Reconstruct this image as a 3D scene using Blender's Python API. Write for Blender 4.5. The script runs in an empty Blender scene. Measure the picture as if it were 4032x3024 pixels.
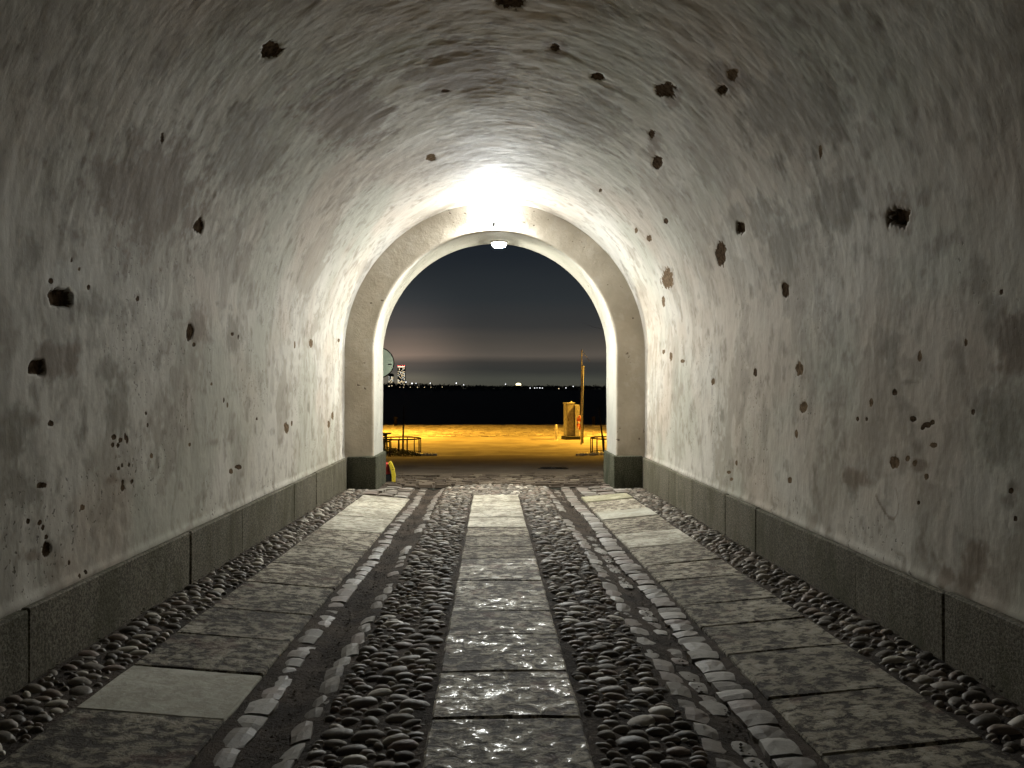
import bpy, bmesh, math, random
import numpy as np
from mathutils import Vector, Matrix, Euler

random.seed(7)
RNG = np.random.default_rng(11)
SC = bpy.context.scene
COL = SC.collection
R = math.radians

# ------------------------------------------------------------------ camera
CAM = bpy.data.objects.new('camera', bpy.data.cameras.new('camera'))
COL.objects.link(CAM)
CAM.location = (-0.07, 0.0, 1.59)
CAM.rotation_euler = (R(90.43), 0.0, R(-1.55))
CAM.data.sensor_width = 36.0
CAM.data.lens = 27.05
CAM.data.clip_start = 0.05
CAM.data.clip_end = 20000.0
SC.camera = CAM

# ------------------------------------------------------------------ night sky
WORLD = bpy.data.worlds.new('World')
SC.world = WORLD
WORLD.use_nodes = True


def build_world():
    nt = WORLD.node_tree
    for n in list(nt.nodes):
        nt.nodes.remove(n)
    L = nt.links.new
    out = nt.nodes.new('ShaderNodeOutputWorld')
    # the last of the twilight, sun far under the horizon
    sky = nt.nodes.new('ShaderNodeTexSky')
    sky.sky_type = 'NISHITA'
    sky.sun_disc = False
    sky.sun_elevation = R(-9)
    sky.sun_rotation = R(250)
    bg1 = nt.nodes.new('ShaderNodeBackground')
    bg1.inputs['Strength'].default_value = 0.05
    L(sky.outputs[0], bg1.inputs['Color'])
    # low cloud lit by the town: bands by elevation, broken up by noise
    tc = nt.nodes.new('ShaderNodeTexCoord')
    sep = nt.nodes.new('ShaderNodeSeparateXYZ')
    L(tc.outputs['Generated'], sep.inputs[0])
    mp = nt.nodes.new('ShaderNodeMapping')
    mp.inputs['Scale'].default_value = (3.2, 3.2, 24.0)
    L(tc.outputs['Generated'], mp.inputs[0])
    nz = nt.nodes.new('ShaderNodeTexNoise')
    nz.inputs['Scale'].default_value = 1.6
    nz.inputs['Detail'].default_value = 4.0
    L(mp.outputs[0], nz.inputs['Vector'])
    a = nt.nodes.new('ShaderNodeMath'); a.operation = 'SUBTRACT'
    L(nz.outputs['Fac'], a.inputs[0]); a.inputs[1].default_value = 0.5
    b = nt.nodes.new('ShaderNodeMath'); b.operation = 'MULTIPLY'
    L(a.outputs[0], b.inputs[0]); b.inputs[1].default_value = 0.016
    c = nt.nodes.new('ShaderNodeMath'); c.operation = 'ADD'
    L(sep.outputs['Z'], c.inputs[0]); L(b.outputs[0], c.inputs[1])
    d = nt.nodes.new('ShaderNodeMath'); d.operation = 'MULTIPLY'
    L(c.outputs[0], d.inputs[0]); d.inputs[1].default_value = 4.0
    ramp = nt.nodes.new('ShaderNodeValToRGB')
    L(d.outputs[0], ramp.inputs[0])
    el = ramp.color_ramp.elements
    stops = [(0.0, (0.066, 0.064, 0.048)), (0.06, (0.062, 0.064, 0.052)), (0.10, (0.036, 0.037, 0.034)),
             (0.135, (0.042, 0.040, 0.036)), (0.175, (0.100, 0.085, 0.070)), (0.235, (0.072, 0.064, 0.054)),
             (0.33, (0.040, 0.040, 0.039)), (0.47, (0.0260, 0.0305, 0.0335)), (0.70, (0.0140, 0.0180, 0.0230)),
             (1.0, (0.0080, 0.0110, 0.0165))]
    el[0].position, el[0].color = stops[0][0], (*stops[0][1], 1)
    el[1].position, el[1].color = stops[-1][0], (*stops[-1][1], 1)
    for p, col in stops[1:-1]:
        e = el.new(p); e.color = (*col, 1)
    # the glow is pinker and stronger over the town to the left of the channel
    dot = nt.nodes.new('ShaderNodeVectorMath'); dot.operation = 'DOT_PRODUCT'
    L(tc.outputs['Generated'], dot.inputs[0])
    v = Vector((-0.125, 1.0, 0.043)).normalized()
    dot.inputs[1].default_value = v
    mr = nt.nodes.new('ShaderNodeMapRange')
    mr.inputs['From Min'].default_value = 0.985
    mr.inputs['From Max'].default_value = 1.0
    L(dot.outputs['Value'], mr.inputs['Value'])
    pw = nt.nodes.new('ShaderNodeMath'); pw.operation = 'POWER'
    L(mr.outputs[0], pw.inputs[0]); pw.inputs[1].default_value = 6.0
    mx = nt.nodes.new('ShaderNodeMix'); mx.data_type = 'RGBA'; mx.blend_type = 'MULTIPLY'
    mx.inputs[0].default_value = 1.0
    tint = nt.nodes.new('ShaderNodeMix'); tint.data_type = 'RGBA'
    tint.inputs[6].default_value = (1, 1, 1, 1)
    tint.inputs[7].default_value = (2.6, 2.25, 2.1, 1)
    L(pw.outputs[0], tint.inputs[0])
    L(ramp.outputs[0], mx.inputs[6]); L(tint.outputs[2], mx.inputs[7])
    bg2 = nt.nodes.new('ShaderNodeBackground')
    bg2.inputs['Strength'].default_value = 1.0
    L(mx.outputs[2], bg2.inputs['Color'])
    add = nt.nodes.new('ShaderNodeAddShader')
    L(bg1.outputs[0], add.inputs[0]); L(bg2.outputs[0], add.inputs[1])
    L(add.outputs[0], out.inputs['Surface'])


build_world()

SC.render.engine = 'CYCLES'
SC.cycles.use_denoising = True
SC.cycles.max_bounces = 4
SC.cycles.diffuse_bounces = 2
SC.cycles.glossy_bounces = 2
SC.cycles.transparent_max_bounces = 6
SC.cycles.use_adaptive_sampling = True
SC.cycles.adaptive_threshold = 0.04
SC.cycles.sample_clamp_indirect = 4.0
SC.cycles.caustics_reflective = False
SC.cycles.caustics_refractive = False
vs = SC.view_settings
vs.view_transform = 'Standard'
vs.look = 'None'
vs.exposure = 0.0
vs.gamma = 1.0
vs.use_curve_mapping = False

# ------------------------------------------------------------------ dimensions (metres)
HALF = 2.42          # half width of the tunnel
SPRING = 2.19        # height where the vault springs
WALL0 = 0.45         # where the plaster starts behind the plinth
END = 12.40          # inner face of the gate arch
OUT = 13.45          # outer face
GATE = 1.95          # half width of the gate opening
SLOPE = 0.0144       # the paving falls towards the gate


# ------------------------------------------------------------------ helpers
def tag(o, label=None, cat=None, group=None, kind=None):
    if label: o['label'] = label
    if cat: o['category'] = cat
    if group: o['group'] = group
    if kind: o['kind'] = kind
    return o


def empty(name, loc=(0, 0, 0), rz=0.0, label=None, cat=None, group=None):
    o = bpy.data.objects.new(name, None)
    o.empty_display_size = 0.1
    COL.objects.link(o)
    o.location = loc
    o.rotation_euler = (0, 0, rz)
    return tag(o, label, cat, group)


def link(name, me, mat=None, parent=None, loc=(0, 0, 0), rot=(0, 0, 0), scale=(1, 1, 1)):
    o = bpy.data.objects.new(name, me)
    COL.objects.link(o)
    if mat is not None and len(me.materials) == 0:
        me.materials.append(mat)
    o.parent = parent
    o.location, o.rotation_euler, o.scale = loc, rot, scale
    return o


def np_mesh(name, verts, quads, smooth=True, uv=None, attrs=None):
    """fast mesh from numpy arrays; quads is (n,3) or (n,4)"""
    verts = np.ascontiguousarray(verts, dtype=np.float32)
    quads = np.ascontiguousarray(quads, dtype=np.int32)
    n, k = quads.shape
    me = bpy.data.meshes.new(name)
    me.vertices.add(len(verts)); me.vertices.foreach_set('co', verts.ravel())
    me.loops.add(n * k); me.loops.foreach_set('vertex_index', quads.ravel())
    me.polygons.add(n)
    me.polygons.foreach_set('loop_start', np.arange(0, n * k, k, dtype=np.int32))
    me.polygons.foreach_set('loop_total', np.full(n, k, dtype=np.int32))
    me.polygons.foreach_set('use_smooth', np.full(n, bool(smooth)))
    if uv is not None:
        lay = me.uv_layers.new(name='uv')
        lay.data.foreach_set('uv', np.ascontiguousarray(uv[quads.ravel()], dtype=np.float32).ravel())
    for an, av in (attrs or {}).items():
        if av.ndim and av.shape[-1] == 4:
            at = me.attributes.new(an, 'FLOAT_COLOR', 'POINT')
            at.data.foreach_set('color', np.ascontiguousarray(av, dtype=np.float32).ravel())
            continue
        at = me.attributes.new(an, 'FLOAT', 'POINT')
        at.data.foreach_set('value', np.ascontiguousarray(av, dtype=np.float32).ravel())
    me.update(calc_edges=True)
    me.validate()
    return me


def grid_quads(nu, nv, flip=False):
    i = np.arange(nu - 1)[:, None] * nv + np.arange(nv - 1)[None, :]
    i = i.ravel()
    q = np.stack([i, i + 1, i + nv + 1, i + nv], 1)
    return q[:, ::-1] if flip else q


def bm_mesh(name, bm, smooth=False, angle=None):
    me = bpy.data.meshes.new(name)
    bmesh.ops.recalc_face_normals(bm, faces=bm.faces[:])
    bm.to_mesh(me)
    bm.free()
    for p in me.polygons:
        p.use_smooth = smooth
    return me


def add_box(bm, c, s, rz=0.0, taper=1.0, bevel=0.0, rot=None):
    """box centred at c with full size s; taper scales the top"""
    vs_ = []
    M = Euler(rot).to_matrix() if rot else Matrix.Rotation(rz, 3, 'Z')
    for z in (-.5, .5):
        k = taper if z > 0 else 1.0
        for x, y in ((-.5, -.5), (.5, -.5), (.5, .5), (-.5, .5)):
            vs_.append(bm.verts.new(Vector(c) + M @ Vector((x * s[0] * k, y * s[1] * k, z * s[2]))))
    f = [(3, 2, 1, 0), (4, 5, 6, 7), (0, 1, 5, 4), (1, 2, 6, 5), (2, 3, 7, 6), (3, 0, 4, 7)]
    faces = [bm.faces.new([vs_[i] for i in q]) for q in f]
    if bevel > 0:
        es = list({e for fa in faces for e in fa.edges})
        bmesh.ops.bevel(bm, geom=es, offset=bevel, segments=1, affect='EDGES', profile=0.5)
    return vs_


def add_tube(bm, pts, radii, seg=8, caps=True):
    pts = [Vector(p) for p in pts]
    if not hasattr(radii, '__len__'):
        radii = [radii] * len(pts)
    rings = []
    up0 = Vector((0.13, 0.21, 1.0))
    for i, p in enumerate(pts):
        t = (pts[min(i + 1, len(pts) - 1)] - pts[max(i - 1, 0)]).normalized()
        ref = up0 if abs(t.dot(up0.normalized())) < 0.95 else Vector((1, 0, 0))
        a = t.cross(ref).normalized(); b = t.cross(a).normalized()
        rings.append([bm.verts.new(p + (a * math.cos(2 * math.pi * k / seg) + b * math.sin(2 * math.pi * k / seg)) * radii[i])
                      for k in range(seg)])
    for r0, r1 in zip(rings, rings[1:]):
        for k in range(seg):
            bm.faces.new([r0[k], r0[(k + 1) % seg], r1[(k + 1) % seg], r1[k]])
    if caps:
        bm.faces.new(rings[0][::-1]); bm.faces.new(rings[-1])


def add_lathe(bm, prof, seg=20, c=(0, 0, 0), axis='Z'):
    rings = []
    for r, z in prof:
        ring = []
        for k in range(seg):
            a = 2 * math.pi * k / seg
            p = Vector((r * math.cos(a), r * math.sin(a), z))
            if axis == 'Y':
                p = Vector((p.x, p.z, p.y))
            ring.append(bm.verts.new(Vector(c) + p))
        rings.append(ring)
    for r0, r1 in zip(rings, rings[1:]):
        for k in range(seg):
            bm.faces.new([r0[k], r0[(k + 1) % seg], r1[(k + 1) % seg], r1[k]])
    bm.faces.new(rings[0][::-1]); bm.faces.new(rings[-1])


def copy_tree(o, parent=None):
    c = o.copy(); COL.objects.link(c)
    c.parent = parent
    for ch in list(o.children):
        copy_tree(ch, c)
    return c


# smooth value noise on a lattice, for the relief of the plaster and the ground
def vnoise(u, v, seed):
    tab = np.random.default_rng(seed).random((257, 257)).astype(np.float32)
    tab[256] = tab[0]; tab[:, 256] = tab[:, 0]
    iu = np.floor(u).astype(int); iv = np.floor(v).astype(int)
    fu = u - iu; fv = v - iv
    fu = fu * fu * (3 - 2 * fu); fv = fv * fv * (3 - 2 * fv)
    a = iu % 256; b = iv % 256
    return (tab[a, b] * (1 - fu) * (1 - fv) + tab[a + 1, b] * fu * (1 - fv)
            + tab[a, b + 1] * (1 - fu) * fv + tab[a + 1, b + 1] * fu * fv) * 2 - 1


def fbm(u, v, seed, octv=4, gain=0.5):
    s, amp, t = 0.0, 1.0, 0.0
    for k in range(octv):
        s = s + amp * vnoise(u * 2 ** k + 17.3 * k, v * 2 ** k + 5.1 * k, seed + k)
        t += amp; amp *= gain
    return s / t


# ------------------------------------------------------------------ materials
class Nodes:
    def __init__(self, name):
        self.m = bpy.data.materials.new(name)
        self.m.use_nodes = True
        self.nt = self.m.node_tree
        self.bsdf = self.nt.nodes['Principled BSDF']
        self.bsdf.inputs['Specular IOR Level'].default_value = 0.35

    def new(self, t, **kw):
        n = self.nt.nodes.new(t)
        for k, v in kw.items():
            setattr(n, k, v)
        return n

    def put(self, sock, v):
        if hasattr(v, 'is_output'):
            self.nt.links.new(v, sock)
        elif isinstance(v, (tuple, list)) and len(v) == 3 and sock.type == 'RGBA':
            sock.default_value = (*v, 1)
        else:
            sock.default_value = v

    def pos(self):
        return self.new('ShaderNodeNewGeometry').outputs['Position']

    def obj(self):
        return self.new('ShaderNodeTexCoord').outputs['Object']

    def uv(self):
        n = self.new('ShaderNodeUVMap'); n.uv_map = 'uv'
        return n.outputs[0]

    def attr(self, name):
        n = self.new('ShaderNodeAttribute'); n.attribute_name = name
        return n.outputs['Fac']

    def rnd(self):
        """one random number per piece, whether pieces are objects or islands of one mesh"""
        a = self.new('ShaderNodeNewGeometry').outputs['Random Per Island']
        b = self.new('ShaderNodeObjectInfo').outputs['Random']
        return self.math('FRACT', self.math('ADD', a, b))

    def map(self, vec, scale=(1, 1, 1), loc=(0, 0, 0), rot=(0, 0, 0)):
        n = self.new('ShaderNodeMapping')
        self.put(n.inputs[0], vec)
        n.inputs['Scale'].default_value = scale
        n.inputs['Location'].default_value = loc
        n.inputs['Rotation'].default_value = rot
        return n.outputs[0]

    def noise(self, vec, scale=1.0, detail=3.0, rough=0.5, dist=0.0):
        n = self.new('ShaderNodeTexNoise')
        self.put(n.inputs['Vector'], vec)
        n.inputs['Scale'].default_value = scale
        n.inputs['Detail'].default_value = detail
        n.inputs['Roughness'].default_value = rough
        n.inputs['Distortion'].default_value = dist
        return n.outputs['Fac']

    def voronoi(self, vec, scale=1.0, feature='F1', out='Distance'):
        n = self.new('ShaderNodeTexVoronoi', feature=feature)
        self.put(n.inputs['Vector'], vec)
        n.inputs['Scale'].default_value = scale
        return n.outputs[out]

    def math(self, op, a, b=0.0, clamp=False):
        n = self.new('ShaderNodeMath', operation=op, use_clamp=clamp)
        self.put(n.inputs[0], a); self.put(n.inputs[1], b)
        return n.outputs[0]

    def step(self, v, lo, hi, a=0.0, b=1.0):
        if lo > hi:
            lo, hi, a, b = hi, lo, b, a
        n = self.new('ShaderNodeMapRange', interpolation_type='SMOOTHSTEP')
        self.put(n.inputs['Value'], v)
        for k, x in (('From Min', lo), ('From Max', hi), ('To Min', a), ('To Max', b)):
            n.inputs[k].default_value = x
        return n.outputs[0]

    def mix(self, fac, a, b, mode='MIX'):
        n = self.new('ShaderNodeMix', data_type='RGBA', blend_type=mode)
        self.put(n.inputs[0], fac); self.put(n.inputs[6], a); self.put(n.inputs[7], b)
        return n.outputs[2]

    def ramp(self, fac, stops):
        n = self.new('ShaderNodeValToRGB')
        self.put(n.inputs[0], fac)
        el = n.color_ramp.elements
        el[0].position, el[0].color = stops[0][0], (*stops[0][1], 1)
        el[1].position, el[1].color = stops[-1][0], (*stops[-1][1], 1)
        for p, c in stops[1:-1]:
            e = el.new(p); e.color = (*c, 1)
        return n.outputs[0]

    def bump(self, h, strength=0.5, dist=0.01, prev=None):
        n = self.new('ShaderNodeBump')
        self.put(n.inputs['Height'], h)
        n.inputs['Strength'].default_value = strength
        n.inputs['Distance'].default_value = dist
        if prev is not None:
            self.put(n.inputs['Normal'], prev)
        return n.outputs[0]

    def done(self, col=None, rough=None, normal=None, spec=None, metal=None):
        b = self.bsdf.inputs
        if col is not None: self.put(b['Base Color'], col)
        if rough is not None: self.put(b['Roughness'], rough)
        if normal is not None: self.put(b['Normal'], normal)
        if spec is not None: self.put(b['Specular IOR Level'], spec)
        if metal is not None: self.put(b['Metallic'], metal)
        return self.m


def flat_mat(name, col, rough=0.6, metal=0.0, var=0.12, scale=8.0, spec=0.35, bump=0.15):
    n = Nodes(name)
    p = n.obj()
    k = n.noise(p, scale, 4.0, 0.6)
    dark = tuple(c * (1 - 2 * var) for c in col); lite = tuple(min(1, c * (1 + 2 * var)) for c in col)
    c = n.mix(n.step(k, 0.3, 0.7), dark, lite)
    return n.done(c, rough, n.bump(n.noise(p, scale * 6, 3.0), bump, 0.004), spec, metal)


def emit_mat(name, col, strength, far=False):
    n = Nodes(name)
    if far:                                   # seen, but too far off to light anything here
        n.m.cycles.emission_sampling = 'NONE'
    b = n.bsdf.inputs
    b['Base Color'].default_value = (0.8, 0.8, 0.8, 1)
    b['Emission Color'].default_value = (*col, 1)
    b['Emission Strength'].default_value = strength
    return n.m


def plaster_mat():
    """limewash over old plaster; tone, soot and bare patches come from surface data laid down with the mesh"""
    n = Nodes('limewashed_plaster')
    uv = n.uv()
    at = n.new('ShaderNodeAttribute'); at.attribute_name = 'wash'
    base = at.outputs['Color']
    hole = n.attr('hole')
    fine = n.noise(n.map(uv, (15.0, 30.0, 1.0)), 1.0, 4.0, 0.68)
    base = n.mix(n.math('MULTIPLY', n.step(fine, 0.50, 0.72), 0.16), base, (0.27, 0.235, 0.19))
    ragged = n.noise(uv, 26.0, 3.0, 0.6)
    fleck = n.math('MULTIPLY', n.step(ragged, 0.625, 0.655), n.attr('flecky'))
    base = n.mix(n.math('MULTIPLY', fleck, 0.8), base, (0.09, 0.075, 0.06))
    rg = n.math('MULTIPLY', n.math('SUBTRACT', ragged, 0.5), 0.6)
    hm = n.step(n.math('ADD', hole, rg), 0.22, 0.34)
    raw = n.mix(n.step(ragged, 0.3, 0.7), (0.034, 0.023, 0.015), (0.112, 0.077, 0.050))  # bare brown, darkened further to paint the shade the shallow relief lacks
    raw2 = n.mix(n.step(ragged, 0.3, 0.7), (0.092, 0.063, 0.039), (0.20, 0.143, 0.092))
    col = n.mix(hm, base, n.mix(n.attr('shallow'), raw, raw2))
    h = n.math('SUBTRACT', n.math('MULTIPLY', fine, 0.7), n.math('MULTIPLY', fleck, 0.6))
    return n.done(col, n.step(hm, 0.0, 1.0, 0.75, 1.0), n.bump(h, 0.5, 0.008), n.step(hm, 0.0, 1.0, 0.13, 0.0))


def ring_mat(name, lo, hi, worn, amt=0.5):
    n = Nodes(name)
    p = n.pos()
    k = n.noise(p, 1.6, 5.0, 0.62, 0.4)
    c = n.mix(n.step(k, 0.32, 0.68), lo, hi)
    c = n.mix(n.math('MULTIPLY', n.step(n.noise(n.map(p, (1, 1, 1), (9, 4, 2)), 3.2, 5.0, 0.65), 0.52, 0.68), amt), c, worn)
    pits = n.step(n.noise(n.map(p, (1, 1, 1), (3, 8, 1)), 11.0, 2.0), 0.71, 0.745)
    c = n.mix(n.math('MULTIPLY', pits, 0.75), c, (0.12, 0.09, 0.065))
    h = n.math('SUBTRACT', n.noise(p, 9.0, 6.0, 0.72), n.math('MULTIPLY', pits, 0.5))
    return n.done(c, 0.8, n.bump(h, 0.8, 0.018), 0.2)


def granite_mat(name, lo, hi, moss=0.4, mosscol=(0.075, 0.085, 0.045)):
    n = Nodes(name)
    p = n.pos()
    r = n.rnd()
    speck = n.noise(p, 60.0, 4.0, 0.75)
    c = n.mix(n.step(speck, 0.40, 0.62), tuple(x * 0.75 for x in lo), tuple(x * 1.1 for x in hi))
    tone = n.math('ADD', n.math('MULTIPLY', r, 0.35), 0.82)
    tn = n.new('ShaderNodeCombineColor')
    for k in range(3):
        n.put(tn.inputs[k], tone)
    c = n.mix(1.0, c, tn.outputs[0], 'MULTIPLY')
    dm = n.noise(n.map(p, (2.2, 2.2, 1.0)), 1.4, 5.0, 0.65, 0.4)
    c = n.mix(n.math('MULTIPLY', n.step(dm, 0.44, 0.66), moss), c, mosscol)
    drip = n.noise(n.map(p, (11.0, 11.0, 0.8)), 1.0, 3.0, 0.6)
    c = n.mix(n.math('MULTIPLY', n.step(drip, 0.5, 0.7), 0.3), c, tuple(x * 0.55 for x in lo))
    nrm = n.bump(speck, 0.8, 0.008)
    return n.done(c, n.step(dm, 0.3, 0.7, 0.75, 0.9), nrm, 0.18)


def slab_mat(name, lo, hi, pit, pits=1.0, wet=0.5, rust=0.0, relief=0.034):
    n = Nodes(name)
    p = n.pos()
    r = n.rnd()
    off = n.new('ShaderNodeVectorMath', operation='ADD')
    n.put(off.inputs[0], p)
    cx = n.new('ShaderNodeCombineXYZ')
    n.put(cx.inputs[0], n.math('MULTIPLY', r, 37.0)); n.put(cx.inputs[1], n.math('MULTIPLY', r, 91.0))
    n.put(off.inputs[1], cx.outputs[0])
    q = off.outputs[0]
    # sawn limestone, flaking in shallow scales
    f = n.noise(n.map(q, (1.0, 1.25, 1.0)), 13.0, 7.0, 0.72, 0.25)
    big = n.noise(q, 2.3, 3.0, 0.6)
    g = n.math('ADD', f, n.math('MULTIPLY', n.math('SUBTRACT', big, 0.5), 0.30))
    c = n.mix(n.step(big, 0.33, 0.67), lo, hi)
    mid = tuple(0.55 * x + 0.45 * y for x, y in zip(pit, lo))
    c = n.mix(n.math('MULTIPLY', n.step(g, 0.545, 0.485), pits), c, mid)
    c = n.mix(n.math('MULTIPLY', n.step(g, 0.487, 0.447), pits), c, pit)
    c = n.mix(n.math('MULTIPLY', n.step(g, 0.56, 0.66), 0.35 * pits), c, tuple(min(1, 1.35 * x) for x in hi))
    if rust > 0:
        rm = n.step(n.noise(n.map(q, (1, 1, 1), (8, 1, 5)), 5.0, 4.0, 0.6), 0.56, 0.68)
        c = n.mix(n.math('MULTIPLY', rm, rust), c, (0.17, 0.085, 0.06))
    tone = n.math('ADD', n.math('MULTIPLY', n.math('FRACT', n.math('MULTIPLY', r, 13.7)), 0.32), 0.80)
    tn = n.new('ShaderNodeCombineColor')
    for k in range(3):
        n.put(tn.inputs[k], tone)
    c = n.mix(1.0, c, tn.outputs[0], 'MULTIPLY')
    hgt = n.noise(n.map(q, (1.0, 1.25, 1.0)), 13.0, 3.0, 0.55, 0.25) if relief < 0.02 else f
    nrm = n.bump(hgt, 0.55 + 0.45 * pits, 0.004 + (relief - 0.004) * pits)
    wetn = n.step(n.math('ADD', f, n.math('MULTIPLY', n.math('SUBTRACT', big, 0.5), 0.5)), 0.585, 0.635)
    rough = n.math('SUBTRACT', 0.80, n.math('MULTIPLY', wetn, wet))
    return n.done(c, rough, nrm, 0.33)


def stone_mat(name, stops, rough=0.55, spec=0.4, scale=30.0):
    n = Nodes(name)
    p = n.pos()
    r = n.rnd()
    c = n.ramp(r, stops)
    k = n.noise(p, scale, 5.0, 0.75)
    c = n.mix(n.math('MULTIPLY', n.step(k, 0.48, 0.78), 0.5), c, (0.055, 0.048, 0.040))
    nrm = n.bump(k, 0.65, 0.007)
    rr = n.math('ADD', n.math('MULTIPLY', n.math('FRACT', n.math('MULTIPLY', r, 7.3)), 0.25), rough)
    return n.done(c, rr, nrm, spec)


def soil_mat():
    n = Nodes('trodden_soil')
    p = n.pos()
    a = n.noise(p, 2.2, 5.0, 0.65)
    b = n.noise(p, 55.0, 4.0, 0.7)
    c = n.mix(n.step(a, 0.35, 0.65), (0.030, 0.024, 0.019), (0.072, 0.055, 0.042))
    c = n.mix(n.math('MULTIPLY', n.step(b, 0.56, 0.72), 0.6), c, (0.15, 0.12, 0.09))
    nrm = n.bump(n.noise(p, 18.0, 5.0, 0.75), 1.0, 0.03)
    return n.done(c, 0.9, nrm, 0.15)


def asphalt_mat(name, lo, hi, scale=1.0, spots=(0.16, 0.13, 0.10)):
    n = Nodes(name)
    p = n.pos()
    a = n.noise(p, 0.35 * scale, 5.0, 0.6, 0.5)
    b = n.noise(p, 40.0, 3.0, 0.7)
    c = n.mix(n.step(a, 0.32, 0.68), lo, hi)
    c = n.mix(n.math('MULTIPLY', n.step(b, 0.6, 0.75), 0.5), c, spots)
    lf = n.noise(n.map(p, (1, 1, 1), (4, 9, 0)), 7.0, 4.0, 0.7)
    c = n.mix(n.math('MULTIPLY', n.step(lf, 0.62, 0.72), 0.6), c, tuple(x * 0.45 for x in lo))
    nrm = n.bump(b, 0.6, 0.008)
    return n.done(c, 0.85, nrm, 0.2)


M = {}
M['plaster'] = plaster_mat()
M['ring'] = ring_mat('beige_plaster', (0.42, 0.365, 0.285), (0.53, 0.465, 0.37), (0.57, 0.525, 0.45))
M['reveal'] = ring_mat('pale_plaster', (0.385, 0.375, 0.33), (0.46, 0.45, 0.40), (0.33, 0.315, 0.27), 0.4)
M['facade'] = ring_mat('facade_plaster', (0.40, 0.36, 0.30), (0.50, 0.45, 0.38), (0.30, 0.27, 0.23))
M['plinth'] = granite_mat('plinth_granite', (0.098, 0.086, 0.062), (0.195, 0.175, 0.132), 0.55, (0.058, 0.058, 0.030))
M['pier'] = granite_mat('mossy_granite', (0.050, 0.050, 0.033), (0.115, 0.115, 0.082), 0.75, (0.030, 0.036, 0.020))
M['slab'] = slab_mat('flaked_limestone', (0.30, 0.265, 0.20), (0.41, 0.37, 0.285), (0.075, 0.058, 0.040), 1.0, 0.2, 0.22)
M['slab_near'] = slab_mat('near_dim_limestone', (0.215, 0.190, 0.138), (0.315, 0.280, 0.210), (0.040, 0.030, 0.020), 1.0, 0.25, 0.30)  # near slabs: grime plus the light's falloff painted darker
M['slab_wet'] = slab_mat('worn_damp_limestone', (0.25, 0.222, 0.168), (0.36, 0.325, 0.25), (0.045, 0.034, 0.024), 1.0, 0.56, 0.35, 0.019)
M['slab_far'] = slab_mat('far_pale_limestone', (0.44, 0.41, 0.325), (0.56, 0.525, 0.43), (0.15, 0.125, 0.09), 0.55, 0.2, 0.1)  # cleaner far slabs, with the lamp's brightness also put into the colour
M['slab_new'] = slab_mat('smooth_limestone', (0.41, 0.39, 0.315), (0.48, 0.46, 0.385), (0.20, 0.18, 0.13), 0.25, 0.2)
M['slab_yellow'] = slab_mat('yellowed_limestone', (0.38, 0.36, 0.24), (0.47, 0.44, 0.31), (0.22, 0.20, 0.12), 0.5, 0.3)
M['pebble'] = stone_mat('pebble_stone', [(0.0, (0.07, 0.058, 0.044)), (0.3, (0.13, 0.112, 0.088)), (0.55, (0.20, 0.175, 0.14)),
                                         (0.75, (0.17, 0.122, 0.092)), (0.88, (0.30, 0.268, 0.215)), (1.0, (0.50, 0.46, 0.385))], 0.5, 0.38)
M['sett'] = stone_mat('sett_granite', [(0.0, (0.115, 0.100, 0.082)), (0.35, (0.19, 0.17, 0.142)), (0.6, (0.165, 0.128, 0.105)),
                                       (0.8, (0.24, 0.222, 0.193)), (1.0, (0.31, 0.292, 0.26))], 0.5, 0.4, 26.0)
M['soil'] = soil_mat()
M['road'] = asphalt_mat('worn_asphalt', (0.105, 0.082, 0.060), (0.165, 0.132, 0.098), 1.0, (0.22, 0.18, 0.14))
M['fore'] = stone_mat('forecourt_stone', [(0.0, (0.045, 0.033, 0.023)), (0.5, (0.080, 0.061, 0.043)), (0.85, (0.115, 0.090, 0.065)), (1.0, (0.17, 0.14, 0.10))], 0.65, 0.25, 12.0)
M['quay'] = asphalt_mat('quay_gravel', (0.15, 0.125, 0.085), (0.27, 0.235, 0.175), 1.6, (0.36, 0.31, 0.24))
M['quaysett'] = stone_mat('quay_stone', [(0.0, (0.17, 0.145, 0.11)), (0.5, (0.26, 0.225, 0.17)), (1.0, (0.36, 0.32, 0.25))], 0.7, 0.25, 9.0)
M['iron'] = flat_mat('black_iron', (0.020, 0.018, 0.016), 0.5, 0.6)
M['silhouette'] = flat_mat('silhouette_black', (0.012, 0.010, 0.009), 0.9, 0.0, 0.1, 8.0, 0.05)  # backlit silhouette put into the colour of guards and saplings
M['darkwood'] = flat_mat('tarred_wood', (0.016, 0.012, 0.009), 0.9, 0.0, 0.2, 5.0, 0.06)
M['bark'] = flat_mat('dark_bark', (0.035, 0.027, 0.021), 0.9, 0.0, 0.25, 9.0)
M['white_paint'] = flat_mat('chalky_white_paint', (0.74, 0.72, 0.66), 0.55)
M['cabinet'] = flat_mat('grey_cabinet_paint', (0.27, 0.255, 0.225), 0.55)
M['steel'] = flat_mat('galvanised_steel', (0.40, 0.40, 0.37), 0.45, 0.5)

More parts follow.
